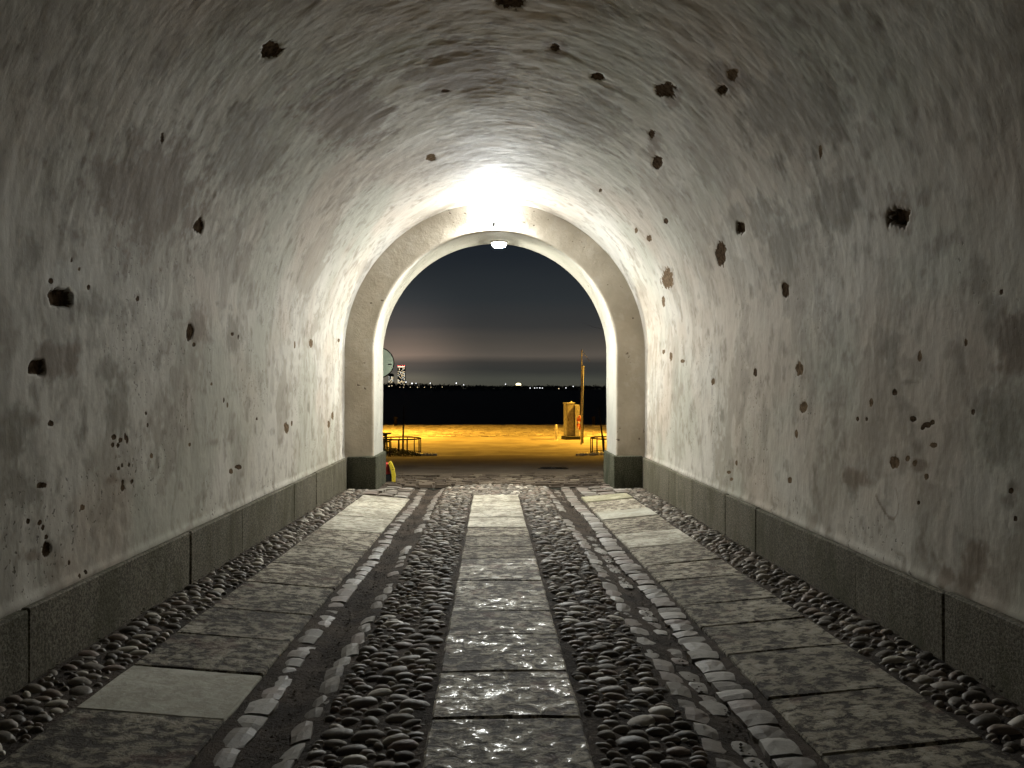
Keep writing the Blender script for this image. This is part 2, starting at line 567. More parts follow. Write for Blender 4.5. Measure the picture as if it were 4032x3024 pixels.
FLAWS = [
    (3.764,5.467,0.061,0.092,-0.036,0.095,6,0), (2.412,6.001,0.018,0.081,-0.055,0.04,5,0), (1.642,4.258,0.01,0.086,-0.05,0,7,10), (1.255,4.039,0.002,0.073,-0.041,0,4,10),
    (1.587,6.055,0.005,0.064,-0.065,0.001,4,0), (1.665,6.205,0.018,0.213,-0.129,0.002,0,1), (1.495,6.139,0.002,0.038,-0.015,0,2,0), (1.635,7.089,0.02,0.278,-0.19,0.004,0,3),
    (1.646,7.064,0.004,0.05,-0.021,0,2,0), (1.632,7.231,0.002,0.026,-0.026,0,2,0), (1.75,10.106,0.006,0.103,-0.066,0.003,2,2), (1.678,9.277,0.003,0.043,-0.05,0,1,2),
    (4.708,9.549,0.061,0.067,-0.012,0.14,2,2), (5.013,7.615,0.036,0.019,-0.002,0.034,3,0), (0.298,4.142,-0.008,0.038,-0.037,0,4,0), (0.289,4.022,-0.022,0.104,-0.038,0,0,1),
    (0.64,4.101,-0.007,0.054,-0.01,0,3,0), (0.96,4.175,-0.002,0.035,-0.007,0,2,0), (0.822,4.958,-0.002,0.031,-0.012,0,2,0), (0.842,5.02,-0.001,0.019,-0.024,0,2,0),
    (0.845,4.873,-0.002,0.03,-0.009,0,2,0), (0.79,4.922,-0.002,0.024,-0.012,0,2,0), (0.816,5.052,-0.001,0.013,-0.027,0,2,0), (0.8,4.856,-0.002,0.023,-0.009,0,2,0),
    (0.554,4.991,-0.003,0.025,-0.015,0,3,0), (0.516,4.985,-0.003,0.025,-0.024,0,3,0), (0.587,4.829,-0.009,0.081,-0.034,0,0,1), (0.642,4.935,-0.002,0.024,-0.009,0,2,0),
    (0.658,4.984,-0.002,0.019,-0.009,0,2,0), (0.649,5.078,-0.002,0.019,-0.009,0,2,0), (0.539,5.118,-0.002,0.02,-0.009,0,2,0), (0.421,7.228,-0.009,0.092,-0.022,0,3,0),
    (0.402,7.037,-0.005,0.05,-0.025,0,1,2), (0.755,11.495,-0.003,0.1,-0.062,0.001,2,2), (0.643,11.235,-0.004,0.096,-0.054,0,1,2), (1.903,11.909,0.007,0.106,-0.028,0.01,2,2),
    (1.743,5.175,0.003,0.027,-0.006,0,2,0), (2.791,5.009,0.004,0.01,-0.029,0.029,2,0), (1.761,4.326,0.027,0.186,-0.115,0.004,0,5), (1.871,4.365,0.002,0.014,-0.013,0.001,2,0),
    (1.721,4.173,0.003,0.022,-0.015,0,2,0), (1.825,4.442,0.002,0.015,-0.016,0.001,1,2), (1.739,4.546,0.002,0.015,-0.008,0,2,0), (1.643,4.652,0.027,0.243,-0.097,0.001,0,3),
    (1.307,4.207,0.009,0.22,-0.1,0.001,0,1), (1.802,3.962,0.02,0.116,-0.14,0.008,0,3), (1.882,6.659,0.007,0.066,-0.02,0.003,0,3), (1.259,4.766,0.003,0.125,-0.085,0.001,0,3),
    (1.028,4.944,-0.004,0.183,-0.176,0.001,0,3), (0.451,4.074,-0.003,0.016,-0.014,0,2,0), (0.417,4.103,-0.003,0.017,-0.012,0,2,0), (0.362,4.137,-0.004,0.021,-0.01,0,2,0),
    (0.475,3.973,-0.003,0.016,-0.012,0,2,0), (0.177,4.362,-0.003,0.014,-0.015,0,2,0), (0.088,4.524,-0.005,0.02,-0.016,0,2,0), (0.077,4.459,-0.004,0.015,-0.011,0,2,0),
    (0.465,4.505,-0.004,0.025,-0.011,0,1,2), (0.979,5.325,-0.001,0.021,-0.013,0,2,0), (0.898,5.354,-0.001,0.014,-0.013,0,2,0), (0.68,5.414,-0.002,0.022,-0.01,0,1,2),
    (0.714,6.071,-0.002,0.028,-0.011,0,1,2), (1.046,6.838,-0,0.023,-0.024,0,2,0), (1.004,6.934,-0,0.024,-0.025,0,2,2), (1.187,6.513,0,0.032,-0.016,0,2,2),
    (0.847,7.806,-0.001,0.031,-0.009,0,2,0), (0.7,8.89,-0.005,0.1,-0.064,0.001,1,2), (0.744,9.093,-0.002,0.042,-0.033,0,1,2), (0.914,9.935,-0.002,0.075,-0.059,0,0,3),
    (0.939,3.856,-0.008,0.147,-0.137,0.001,0,3), (0.638,3.896,-0.025,0.188,-0.115,0.001,0,3), (5.622,5.97,0.101,-0.009,0.003,0.122,7,0), (6.032,6.646,0.039,-0.019,0.007,0.087,4,0),
    (6.034,6.663,0.087,-0.042,0.015,0.175,0,1), (6.453,6.963,0.056,-0.052,0.011,0.073,5,0), (7.049,6.534,0.083,-0.125,0.034,0.122,4,0), (7.159,6.567,0.068,-0.113,0.038,0.127,0,1),
    (7.44,5.869,0.031,-0.057,0.022,0.051,6,0), (7.433,5.602,0.03,-0.052,0.027,0.061,2,2), (7.426,5.698,0.094,-0.166,0.076,0.176,0,1), (7.159,7.467,0.031,-0.058,0.022,0.082,2,0),
    (7.37,7.931,0.047,-0.11,0.04,0.134,3,0), (7.237,7.666,0.055,-0.112,0.078,0.28,0,1), (6.98,9.991,0.021,-0.046,0.012,0.068,2,0), (7.868,8.996,0.019,-0.072,0.028,0.07,3,0),
    (7.878,9.981,0.025,-0.107,0.035,0.098,2,2), (7.681,10.218,0.018,-0.069,0.029,0.099,2,2), (8.457,10.125,0.043,-0.281,0.122,0.19,1.2,2), (8.694,10.674,0.012,-0.101,0.076,0.09,2,2),
    (8.531,7.825,0.027,-0.145,0.113,0.124,3,0), (8.42,7.075,0.019,-0.084,0.044,0.05,5,10), (8.312,7.077,0.06,-0.246,0.107,0.139,0,3), (9.093,6.436,0.012,-0.089,0.061,0.017,4,0),
    (8.907,4.543,0.024,-0.107,0.047,0.016,8,10), (8.881,4.534,0.043,-0.183,0.13,0.047,0,1), (9.849,8.597,0.001,-0.073,0.042,0,2,2), (9.781,7.198,0.001,-0.051,0.044,0,2,0),
    (9.774,6.178,0.002,-0.085,0.056,0,2,2), (10.084,6.097,-0.002,-0.083,0.044,0,2,2), (10.306,6.22,-0.002,-0.029,0.034,0,1,2), (10.701,6.369,-0.005,-0.04,0.031,0,2,2),
    (10.547,5.226,-0.02,-0.176,0.07,0,0,1), (10.608,5.254,-0.014,-0.109,0.096,0.001,0,3), (10.389,4.696,-0.006,-0.066,0.04,0,1,2), (10.382,4.418,-0.008,-0.078,0.032,0,0,1),
    (10.373,4.467,-0.002,-0.025,0.016,0,1,2), (10.353,4.543,-0.002,-0.026,0.014,0,1,2), (9.372,3.847,0.014,-0.096,0.113,0.002,0,3), (9.538,3.733,0.011,-0.105,0.091,0.001,0,3),
    (9.463,3.687,0.001,-0.01,0.014,0,3,0), (9.719,3.583,0.012,-0.194,0.132,0.001,0,1), (10.115,4.49,-0.001,-0.03,0.014,0,2,0), (10.144,4.345,-0.002,-0.047,0.011,0,2,0),
    (10.126,4.289,-0.001,-0.023,0.013,0,2,0), (10.165,4.392,-0.001,-0.024,0.013,0,2,0), (10.256,4.276,-0.003,-0.036,0.008,0,1,2), (10.142,5.183,-0.001,-0.02,0.009,0,2,0),
    (10.137,5.053,-0.001,-0.019,0.009,0,2,0), (10.028,4.99,-0,-0.025,0.024,0,1,2), (9.96,4.699,-0,-0.033,0.017,0,2,0), (9.896,4.514,0.001,-0.091,0.014,0,0,3),
    (9.706,4.725,0.003,-0.067,0.13,0.001,0,3), (9.749,4.414,0.001,-0.019,0.032,0,1,2), (9.695,3.975,0.001,-0.012,0.024,0,1,2), (10.963,4.149,-0.023,-0.094,0.056,0,0,1),
    (10.598,4.42,-0.003,-0.019,0.011,0,2,0), (10.441,4.347,-0.002,-0.019,0.008,0,1,2), (10.058,3.92,-0,-0.015,0.012,0,2,0), (9.669,3.665,0.015,-0.203,0.09,0.001,0,3),
    (10.19,3.738,-0.011,-0.175,0.183,0.001,0,3), (10.428,3.637,-0.002,-0.017,0.013,0,2,0), (10.873,3.925,-0.027,-0.115,0.144,0.001,0,1), (10.556,3.605,-0.002,-0.013,0.009,0,2,0),
    (8.663,5.317,0.094,-0.381,0.175,0.109,0,3), (8.79,6.244,0.067,-0.357,0.246,0.143,0,3), (8.43,6.591,0.066,-0.276,0.137,0.144,0,3), (8.276,5.227,0.008,-0.022,0.042,0.042,1,2),
    (9.482,10.577,0.004,-0.082,0.064,0,1,2), (9.57,9.934,0.005,-0.121,0.024,0,1,2), (9.396,11.003,0.004,-0.089,0.033,0,1,2), (10.232,8.235,-0.002,-0.067,0.07,0,0,3),
    (10.687,7.767,-0.004,-0.044,0.028,0,2,2), (10.805,7.996,-0.008,-0.078,0.019,0,1,2), (10.869,7.919,-0.007,-0.062,0.019,0,1,2), (3.14,6.283,0.243,0.651,-0.247,0.43,0,3),
    (2.448,5.164,0.192,0.72,-0.328,0.214,0,1), (7.928,5.365,0.272,-0.634,0.219,0.31,0,3), (5.205,7.185,0.513,0.15,-0.023,0.622,0,1), (6.419,8.131,0.465,-0.467,0.092,0.754,0,3),
    (4.067,7.276,0.353,0.548,-0.141,0.64,0,1),
]

RING_STAIN = [(10.625, 4.915), (10.664, 4.874), (10.712, 4.805), (10.741, 4.749), (10.743, 4.693), (10.708, 4.65),
              (10.656, 4.628), (10.589, 4.649), (10.55, 4.676)]

# ------------------------------------------------------------------ the gateway
GATEWAY = empty('vaulted_gateway', (0, END, 0), 0, 'whitewashed barrel-vaulted passage ending in a round beige arch', 'gateway')


def gw(name, me, mat):
    """a part of the gateway given in world coordinates"""
    return link(name, me, mat, GATEWAY, (0, -END, 0))


def build_vault():
    lw = SPRING - WALL0
    la = math.pi * HALF
    us = np.concatenate([np.linspace(0, lw, 150, endpoint=False), np.linspace(lw, lw + la, 430, endpoint=False),
                         np.linspace(lw + la, 2 * lw + la, 151)])
    vs_ = np.concatenate([np.linspace(-1.5, 3.3, 24, endpoint=False), np.linspace(3.3, 7.0, 300, endpoint=False),
                          np.linspace(7.0, END + 0.02, 300)])
    U, V = np.meshgrid(us, vs_, indexing='ij')
    # section
    th = np.clip((U - lw) / HALF, 0, math.pi)
    px = -HALF * np.cos(th)
    pz = SPRING + HALF * np.sin(th)
    left = U < lw; right = U > lw + la
    px = np.where(left, -HALF, np.where(right, HALF, px))
    pz = np.where(left, WALL0 + U, np.where(right, WALL0 + (2 * lw + la - U), pz))
    nx = np.where(left, 1.0, np.where(right, -1.0, np.cos(th)))
    nz = np.where(left | right, 0.0, -np.sin(th))
    hole = np.zeros_like(U); depth = np.zeros_like(U); shallow = np.zeros_like(U)
    stain = np.zeros_like(U); grey = np.zeros_like(U); pale = np.zeros_like(U)
    wob = fbm(U * 16, V * 16, 40, 3)
    wob2 = fbm(U * 5, V * 5, 60, 3)
    rag = fbm(U * 42, V * 42, 66, 2)
    for i, (cu, cv, a0, a1, b0, b1, dp, ty) in enumerate(FLAWS):
        rad = (abs(a0) + abs(a1) + abs(b0) + abs(b1)) * 1.6 + 0.06
        iu0, iu1 = np.searchsorted(us, [cu - rad, cu + rad]); iv0, iv1 = np.searchsorted(vs_, [cv - rad, cv + rad])
        if iu1 <= iu0 or iv1 <= iv0:
            continue
        s = (slice(iu0, iu1), slice(iv0, iv1))
        # never thinner than the mesh can carry
        la_, lb_ = math.hypot(a0, a1), math.hypot(b0, b1)
        ka, kb = max(1, 0.015 / max(la_, 1e-4)), max(1, 0.015 / max(lb_, 1e-4))
        A0, A1, B0, B1 = a0 * ka, a1 * ka, b0 * kb, b1 * kb
        det = A0 * B1 - A1 * B0
        du, dv = U[s] - cu, V[s] - cv
        p = (du * B1 - dv * B0) / det; q = (dv * A0 - du * A1) / det
        if ty >= 10:
            r = (np.abs(p) ** 4 + np.abs(q) ** 4) ** 0.25
        else:
            r = np.sqrt(p * p + q * q)
        r = r * (1 + 0.34 * wob[s]) + 0.12 * wob2[s] + 0.22 * rag[s]
        f = np.clip(1.25 - r, 0, 1)
        k = ty % 10
        if k in (0, 2):
            hole[s] = np.maximum(hole[s], f)
            e = np.clip((1.04 - r) / 0.16, 0, 1); e = e * e * (3 - 2 * e)
            depth[s] = np.maximum(depth[s], e * dp * (0.0050 if ty >= 10 else 0.0024 if min(la_, lb_) > 0.035 else 0.0012))
            if k == 2:
                shallow[s] = np.maximum(shallow[s], (f > 0) * 1.0)
        elif k == 1:
            stain[s] = np.maximum(stain[s], np.clip(1.5 - r, 0, 1) * 0.8)
        elif k == 3:
            grey[s] = np.maximum(grey[s], np.clip(1.5 - r, 0, 1) * 0.7)
        elif k == 5:
            pale[s] = np.maximum(pale[s], np.clip(1.4 - r, 0, 1))
    # dried tide mark on the right wall
    for (u0, v0), (u1, v1) in zip(RING_STAIN, RING_STAIN[1:]):
        t = np.clip(((U - u0) * (u1 - u0) + (V - v0) * (v1 - v0)) / ((u1 - u0) ** 2 + (v1 - v0) ** 2), 0, 1)
        dd = np.hypot(U - u0 - t * (u1 - u0), V - v0 - t * (v1 - v0))
        stain = np.maximum(stain, np.clip(1 - dd / 0.016, 0, 1) * 0.75)
    relief = (0.014 * fbm(U * 1.1, V * 1.1, 1, 3) + 0.0034 * fbm(U * 4.2 + 0.3 * wob2, V * 11 + 0.35 * wob2, 101, 4, 0.65)
              + 0.0025 * fbm(U * 7, V * 9, 9, 3))
    relief = relief * np.clip((END - V) / 0.25, 0.25, 1)
    # swollen lip of plaster over the plinth
    h = np.minimum(U, 2 * lw + la - U)
    relief = relief + 0.012 * np.exp(-((h - 0.06) / 0.035) ** 2)
    disp = relief - depth
    X = px + nx * disp; Z = pz + nz * disp
    # the end of the vault is rounded into the arch ring
    verts = np.stack([X, V, Z], -1).reshape(-1, 3)
    # colour of the wash: tints, brush marks, damp runs, stains
    def sst(x, a, b):
        t = np.clip((x - a) / (b - a), 0, 1)
        return t * t * (3 - 2 * t)

    def over(c, k, col):
        return c + (np.array(col) - c) * k[..., None]

    strokes = fbm(U * 4.2 + 0.3 * wob2, V * 11 + 0.35 * wob2, 101, 4, 0.65)
    brushed = sst(fbm(U * 0.9, V * 0.9, 149, 3), -0.25, 0.3) * np.clip((V - 2.0) / 6.0, 0.25, 1)
    runs = fbm(U * 1.5 + 0.4 * wob2, V * 5.0 + 0.5 * wob2, 107, 5, 0.68)
    patch = fbm(U * 1.3 + 0.5 * wob2, V * 1.6 + 0.5 * wob2, 113, 5, 0.62)
    cloud = fbm(U * 0.8, V * 0.8, 127, 4, 0.6)
    tint = fbm(U * 0.9, V * 0.9, 131, 3)
    mott = fbm(U * 7, V * 8, 137, 4, 0.65)
    wash = np.zeros(U.shape + (3,)) + np.array((0.510, 0.445, 0.370))
    wash = over(wash, sst(tint, -0.25, 0.25), (0.475, 0.458, 0.385))
    wash = over(wash, sst(cloud, -0.25, 0.35), (0.59, 0.555, 0.490))
    wash = over(wash, sst(strokes, 0.0, 0.45) * 0.30 * brushed, (0.30, 0.270, 0.230))
    wash = over(wash, sst(-strokes, 0.10, 0.45) * 0.30 * brushed, (0.64, 0.605, 0.545))
    low = np.clip(1.4 - h / 2.2, 0, 1)
    wash = over(wash, sst(runs, 0.03, 0.38) * 0.44 * (0.35 + 0.65 * low), (0.25, 0.225, 0.18))
    wash = over(wash, sst(patch, 0.05, 0.34) * 0.58, (0.315, 0.275, 0.22))
    wash = over(wash, sst(mott, 0.06, 0.36) * 0.32, (0.30, 0.27, 0.225))
    wash = over(wash, sst(pale + 0.5 * mott, 0.25, 0.6) * 0.7, (0.64, 0.62, 0.57))
    wash = over(wash, sst(grey + 0.6 * mott, 0.10, 0.70) * 0.68, (0.225, 0.203, 0.158))
    wash = over(wash, sst(stain + 0.6 * mott, 0.10, 0.70) * 0.74, (0.20, 0.15, 0.105))
    flecky = sst(fbm(U * 2.0, V * 2.0, 139, 3), 0.10, 0.30) * (0.15 + 0.85 * low)
    wash = wash * 0.93
    rgba = np.concatenate([wash, np.ones(U.shape + (1,))], -1)
    me = np_mesh('vault', verts, grid_quads(len(us), len(vs_)), True, np.stack([U, V], -1).reshape(-1, 2),
                 {'hole': hole, 'shallow': shallow, 'flecky': flecky, 'wash': rgba})
    return gw('vault', me, M['plaster'])


build_vault()


def arch_path(rad, n_w=24, n_a=96, z0=0.5):
    pts = [(-rad, z0 + (SPRING - z0) * k / n_w) for k in range(n_w)]
    pts += [(-rad * math.cos(math.pi * k / n_a), SPRING + rad * math.sin(math.pi * k / n_a)) for k in range(n_a)]
    pts += [(rad, SPRING - (SPRING - z0) * k / n_w) for k in range(n_w + 1)]
    return np.array(pts)


def build_arch():
    # beige ring facing into the tunnel, with a softly rounded inner edge
    rr = np.concatenate([np.linspace(HALF + 0.06, GATE + 0.03, 22), [GATE + 0.012, GATE + 0.002]])
    yy = np.concatenate([np.full(22, END), [END + 0.006, END + 0.028]])
    rows = [arch_path(r, 40, 160) for r in rr]
    n = len(rows[0])
    P = np.zeros((len(rr), n, 3))
    for i, row in enumerate(rows):
        P[i, :, 0], P[i, :, 2], P[i, :, 1] = row[:, 0], row[:, 1], yy[i]
    bumpy = 0.012 * fbm(P[..., 0] * 1.6, P[..., 2] * 1.6, 77, 4)
    P[..., 1] += bumpy
    me = np_mesh('arch_ring', P.reshape(-1, 3), grid_quads(len(rr), n, True))
    gw('arch_ring', me, M['ring'])
    # pale reveal through the thickness of the gate
    ys = np.linspace(END + 0.028, OUT, 26)
    P = np.zeros((len(ys), n, 3))
    row = arch_path(GATE + 0.002, 40, 160)
    for i, y in enumerate(ys):
        k = 1 + 0.003 * fbm(row[:, 0] * 3, row[:, 1] * 3 + y * 3, 91, 3)
        P[i, :, 0], P[i, :, 2] = row[:, 0] * k, SPRING + (row[:, 1] - SPRING) * k
        P[i, :, 1] = y
    P[0, :, 1] += 0.012 * fbm(P[0, :, 0] * 1.6, P[0, :, 2] * 1.6, 77, 4)
    me = np_mesh('arch_reveal', P.reshape(-1, 3), grid_quads(len(ys), n, True))
    gw('arch_reveal', me, M['reveal'])
    # outer facade round the opening
    bm = bmesh.new()
    row = arch_path(GATE + 0.004, 10, 48, -0.6)
    inner, outer = [], []
    for x, z in row:
        inner.append(bm.verts.new((x, OUT, z)))
        dx, dz = x, z - 2.0
        k = min(9.0 / max(abs(dx), 1e-6), (5.2 if dz > 0 else 2.7) / max(abs(dz), 1e-6))
        outer.append(bm.verts.new((dx * k, OUT, 2.0 + dz * k)))
    for k in range(len(row) - 1):
        bm.faces.new([inner[k], inner[k + 1], outer[k + 1], outer[k]])
    # corners of the sheet
    gw('outer_facade', bm_mesh('outer_facade', bm), M['facade'])


build_arch()


def rough_block(name, x0, x1, y0, y1, z0, z1, mat, bev=0.010, jit=0.004, mats=None):
    bm = bmesh.new()
    add_box(bm, ((x0 + x1) / 2, (y0 + y1) / 2, (z0 + z1) / 2), (x1 - x0, y1 - y0, z1 - z0), bevel=bev)
    for v in bm.verts:
        v.co += Vector((random.uniform(-jit, jit), random.uniform(-jit, jit), random.uniform(-jit, jit)))
    return gw(name, bm_mesh(name, bm), mat)


def floor_z(x, y):
    ax = abs(x)
    prof = np.interp(ax, [0, 0.34, 0.85, 1.05, 1.27, 2.00, 2.45], [0.012, 0.008, -0.040, -0.075, -0.050, 0.012, 0.03])
    return SLOPE * (END - y) + prof


# plinth stones along both walls: joints as in the photograph
PL = HALF - 0.052
for side, joints in ((-1, [-1.5, 0.2, 1.6, 3.90, 5.96, 7.19, 9.07, 10.2, 11.3, END - 0.06]),
                     (1, [-1.5, 0.1, 1.9, 4.09, 5.10, 7.04, 7.95, 9.28, 10.5, END - 0.06])):
    for k, (a, b) in enumerate(zip(joints, joints[1:])):
        pr = random.uniform(-0.004, 0.004)
        xs = sorted((side * (PL + pr), side * (HALF + 0.08)))
        rough_block('plinth_stone', xs[0], xs[1], a + 0.004, b - 0.004, -0.15, 0.5 + random.uniform(-0.006, 0.006), M['plinth'], 0.009, 0.003)
# the two pier blocks under the arch
for side in (-1, 1):
    xs = sorted((side * (GATE - 0.045), side * (HALF - 0.045)))
    o = rough_block('pier_block', xs[0], xs[1], END - 0.05, OUT + 0.06, -0.3, 0.522, M['pier'], 0.014, 0.004)
    tag(o, ('dark mossy granite block under the left foot of the arch' if side < 0 else 'dark mossy granite block under the right foot of the arch'))

# ------------------------------------------------------------------ tunnel floor
def build_floor():
    xs = np.linspace(-2.46, 2.46, 165)
    ys = np.concatenate([np.linspace(-1.5, 2.6, 24, endpoint=False), np.linspace(2.6, 13.1, 260)])
    X, Y = np.meshgrid(xs, ys, indexing='ij')
    Z = floor_z(X, Y) - 0.019 + 0.009 * fbm(X * 7, Y * 7, 21, 4)
    ch = np.exp(-((np.abs(X) - 1.04) / 0.075) ** 2)
    Z = Z + 0.012 * ch * fbm(X * 3, Y * 2, 25, 3) - 0.012 * ch
    me = np_mesh('floor', np.stack([X, Y, Z], -1).reshape(-1, 3), grid_quads(len(xs), len(ys), True))
    return tag(link('floor', me, M['soil']), kind='structure')


FLOOR = build_floor()


def slab(x0, x1, ya, yb, mat, lift=0.0, skew=0.0):
    """a paving slab lying on the cross fall of the floor"""
    g = 0.005
    cs = [(x0 + g, ya + g), (x1 - g, ya + g + skew), (x1 - g, yb - g + skew), (x0 + g, yb - g)]
    c = Vector(((x0 + x1) / 2, (ya + yb) / 2, float(floor_z((x0 + x1) / 2, (ya + yb) / 2))))
    t = [random.uniform(-0.004, 0.004) for _ in range(4)]
    bm = bmesh.new()
    n_e = 4
    loop_o, loop_i = [], []
    for k in range(4):
        (xa, y_a), (xb, y_b) = cs[k], cs[(k + 1) % 4]
        for j in range(n_e):
            f = j / n_e
            x, y = xa + (xb - xa) * f, y_a + (y_b - y_a) * f
            tz = t[k] * (1 - f) + t[(k + 1) % 4] * f
            j_ = 0.004
            x += random.uniform(-j_, j_); y += random.uniform(-j_, j_)
            z = float(floor_z(x, y)) + tz + lift
            d = Vector((c.x - x, c.y - y, 0)).normalized()
            loop_o.append(Vector((x, y, z - 0.009)))
            loop_i.append(Vector((x, y, z)) + d * 0.011)
    vb = [bm.verts.new(p - c - Vector((0, 0, 0.12))) for p in loop_o]
    vo = [bm.verts.new(p - c) for p in loop_o]
    vi = [bm.verts.new(p - c) for p in loop_i]
    m = len(vo)
    for k in range(m):
        bm.faces.new([vb[k], vb[(k + 1) % m], vo[(k + 1) % m], vo[k]])
        bm.faces.new([vo[k], vo[(k + 1) % m], vi[(k + 1) % m], vi[k]])
    bm.faces.new(vi)
    me = bm_mesh('paving_slab', bm)
    return link('paving_slab', me, mat, FLOOR, c)


CEN = [11.5, 10.75, 10.0, 9.3, 8.56, 7.98, 7.42, 6.88, 6.02, 5.16, 4.63, 4.01, 3.42, 2.8, 2.1, 1.3, 0.5]
for a, b in zip(CEN[1:], CEN):
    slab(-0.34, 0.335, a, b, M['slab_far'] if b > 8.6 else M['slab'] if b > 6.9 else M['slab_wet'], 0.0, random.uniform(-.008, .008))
LEF = [11.55, 10.95, 10.35, 9.55, 8.55, 7.55, 6.75, 6.05, 5.30, 4.72, 4.16, 3.58, 2.9, 2.2, 1.4, 0.6]
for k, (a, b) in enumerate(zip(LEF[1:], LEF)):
    mat = M['slab_new'] if k in (10, ) else (M['slab_far'] if k <= 3 else M['slab'] if k < 7 else M['slab_near'])
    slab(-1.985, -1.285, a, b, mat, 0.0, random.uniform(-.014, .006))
RIG = [11.62, 11.02, 10.0, 9.38, 8.4, 7.6, 6.8, 6.2, 5.45, 4.95, 4.4, 3.75, 3.15, 2.5, 1.8, 1.0]
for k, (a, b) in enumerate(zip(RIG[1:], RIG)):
    mat = M['slab_yellow'] if k == 0 else (M['slab_new'] if k == 2 else M['slab_far'] if k == 4 else M['slab'] if k < 7 else M['slab_near'])
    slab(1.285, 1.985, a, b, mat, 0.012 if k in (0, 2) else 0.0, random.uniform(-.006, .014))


# ---- setts: rough squared stones edging the two channels
def sett_mesh(seed):
    rd = random.Random(seed)
    bm = bmesh.new()
    n = 4
    top = {}
    for i in range(n):
        for j in range(n):
            x, y = i / (n - 1) - .5, j / (n - 1) - .5
            edge = max(abs(x), abs(y)) > .45
            corner = abs(x) > .45 and abs(y) > .45
            k = 0.93 if corner else 0.985
            z = (-0.13 if corner else rd.uniform(-0.10, -0.03)) if edge else rd.uniform(-0.03, 0.05)
            top[i, j] = bm.verts.new((x * k + rd.uniform(-.03, .03), y * k + rd.uniform(-.03, .03), z))
    for i in range(n - 1):
        for j in range(n - 1):
            bm.faces.new([top[i, j], top[i + 1, j], top[i + 1, j + 1], top[i, j + 1]])
    rim = [(i, 0) for i in range(n)] + [(n - 1, j) for j in range(1, n)] + [(i, n - 1) for i in range(n - 2, -1, -1)] + [(0, j) for j in range(n - 2, 0, -1)]
    low = [bm.verts.new((top[r].co.x * 1.05, top[r].co.y * 1.05, -1.0)) for r in rim]
    for k in range(len(rim)):
        a, b = k, (k + 1) % len(rim)
        bm.faces.new([low[a], low[b], top[rim[b]], top[rim[a]]])
    me = bm_mesh('sett', bm, False)
    me.materials.append(M['sett'])
    return me


SETTS = [sett_mesh(s) for s in range(7)]


def sett_row(x, w, y0, y1, l0, l1, tilt=0.0, keep=1.0, sink=0.0, gaps=(), skew=0.0, wav=0.015, yaw=0.0):
    y = y0
    while y < y1:
        l = random.uniform(l0, l1)
        yc = y + l / 2
        y += l + random.uniform(0.005, 0.012)
        if any(a < yc < b for a, b in gaps) or random.random() > keep:
            continue
        ww = w * random.uniform(0.86, 1.1)
        xx = x + wav * math.sin(yc * 1.7 + x * 9) + random.uniform(-.008, .008)
        z = float(floor_z(xx, yc)) + random.uniform(-.008, .008) - sink
        link('sett', random.choice(SETTS), None, FLOOR, (xx, yc, z),
             (random.uniform(-.05, .05), tilt + random.uniform(-.06, .06), yaw + random.uniform(-.10, .10)), (ww, l, 0.09))


sett_row(-1.195, 0.120, 1.6, 13.0, 0.12, 0.19, 0.06, 0.95, 0.010)
sett_row(-0.905, 0.095, 1.6, 13.0, 0.14, 0.24, -0.28, 0.93, 0.010, [(7.9, 8.6)], yaw=0.12)
sett_row(0.880, 0.115, 1.6, 13.0, 0.13, 0.22, 0.22, 0.95, 0.011, [(9.6, 10.3)], yaw=-0.14)
sett_row(1.015, 0.125, 1.6, 13.0, 0.10, 0.17, 0.05, 0.70, 0.020, [(8.6, 11.4), (4.6, 4.95)], wav=0.01)
sett_row(1.172, 0.158, 1.6, 13.0, 0.10, 0.18, -0.04, 1.0, 0.0)
# the short fans of long setts beside the piers
for side in (-1, 1):
    for r in range(7):
        y = 11.75 + 0.17 * r
        x = 1.34
        while x < (1.80 if y > 12.25 else 2.0):
            l = random.uniform(0.16, 0.28)
            xx = side * (x + l / 2)
            link('sett', random.choice(SETTS), None, FLOOR, (xx, y + 0.10 * (x - 1.3) + random.uniform(-.015, .015), float(floor_z(xx, y)) + random.uniform(0, .012)),
                 (random.uniform(-.06, .06), random.uniform(-.06, .06), side * (0.10 + random.uniform(-.1, .1))), (l, random.uniform(0.10, 0.15), 0.09))
            x += l + 0.015


# ---- pebbles set on edge in soil
def pebble_mesh(seed, seg=10):
    rd = random.Random(seed)
    v, f = [], []
    prof = [(1.0, -0.5), (0.95, 0.22), (0.60, 0.76)]
    sq = rd.uniform(2.0, 2.9)
    lump = [1 + rd.uniform(-.10, .10) for _ in range(seg)]
    for ri, (rr, z) in enumerate(prof):
        for k in range(seg):
            a = 2 * math.pi * k / seg
            c, s = math.cos(a), math.sin(a)
            r = rr * lump[k] / (abs(c) ** sq + abs(s) ** sq) ** (1 / sq)
            v.append((0.5 * r * c, 0.5 * r * s, z + rd.uniform(-.06, .06)))
    v.append((rd.uniform(-.08, .08), rd.uniform(-.08, .08), 1.0))
    for ri in range(2):
        for k in range(seg):
            a, b = ri * seg + k, ri * seg + (k + 1) % seg
            f.append((a, b, b + seg)); f.append((a, b + seg, a + seg))
    t = 3 * seg
    for k in range(seg):
        f.append((2 * seg + k, 2 * seg + (k + 1) % seg, t))
    return np.array(v), np.array(f)


PEB = [pebble_mesh(s) for s in range(8)]
PEB_ME = []
for v, f in PEB:
    me = np_mesh('pebble', v, f, True)
    me.materials.append(M['pebble'])
    PEB_ME.append(me)


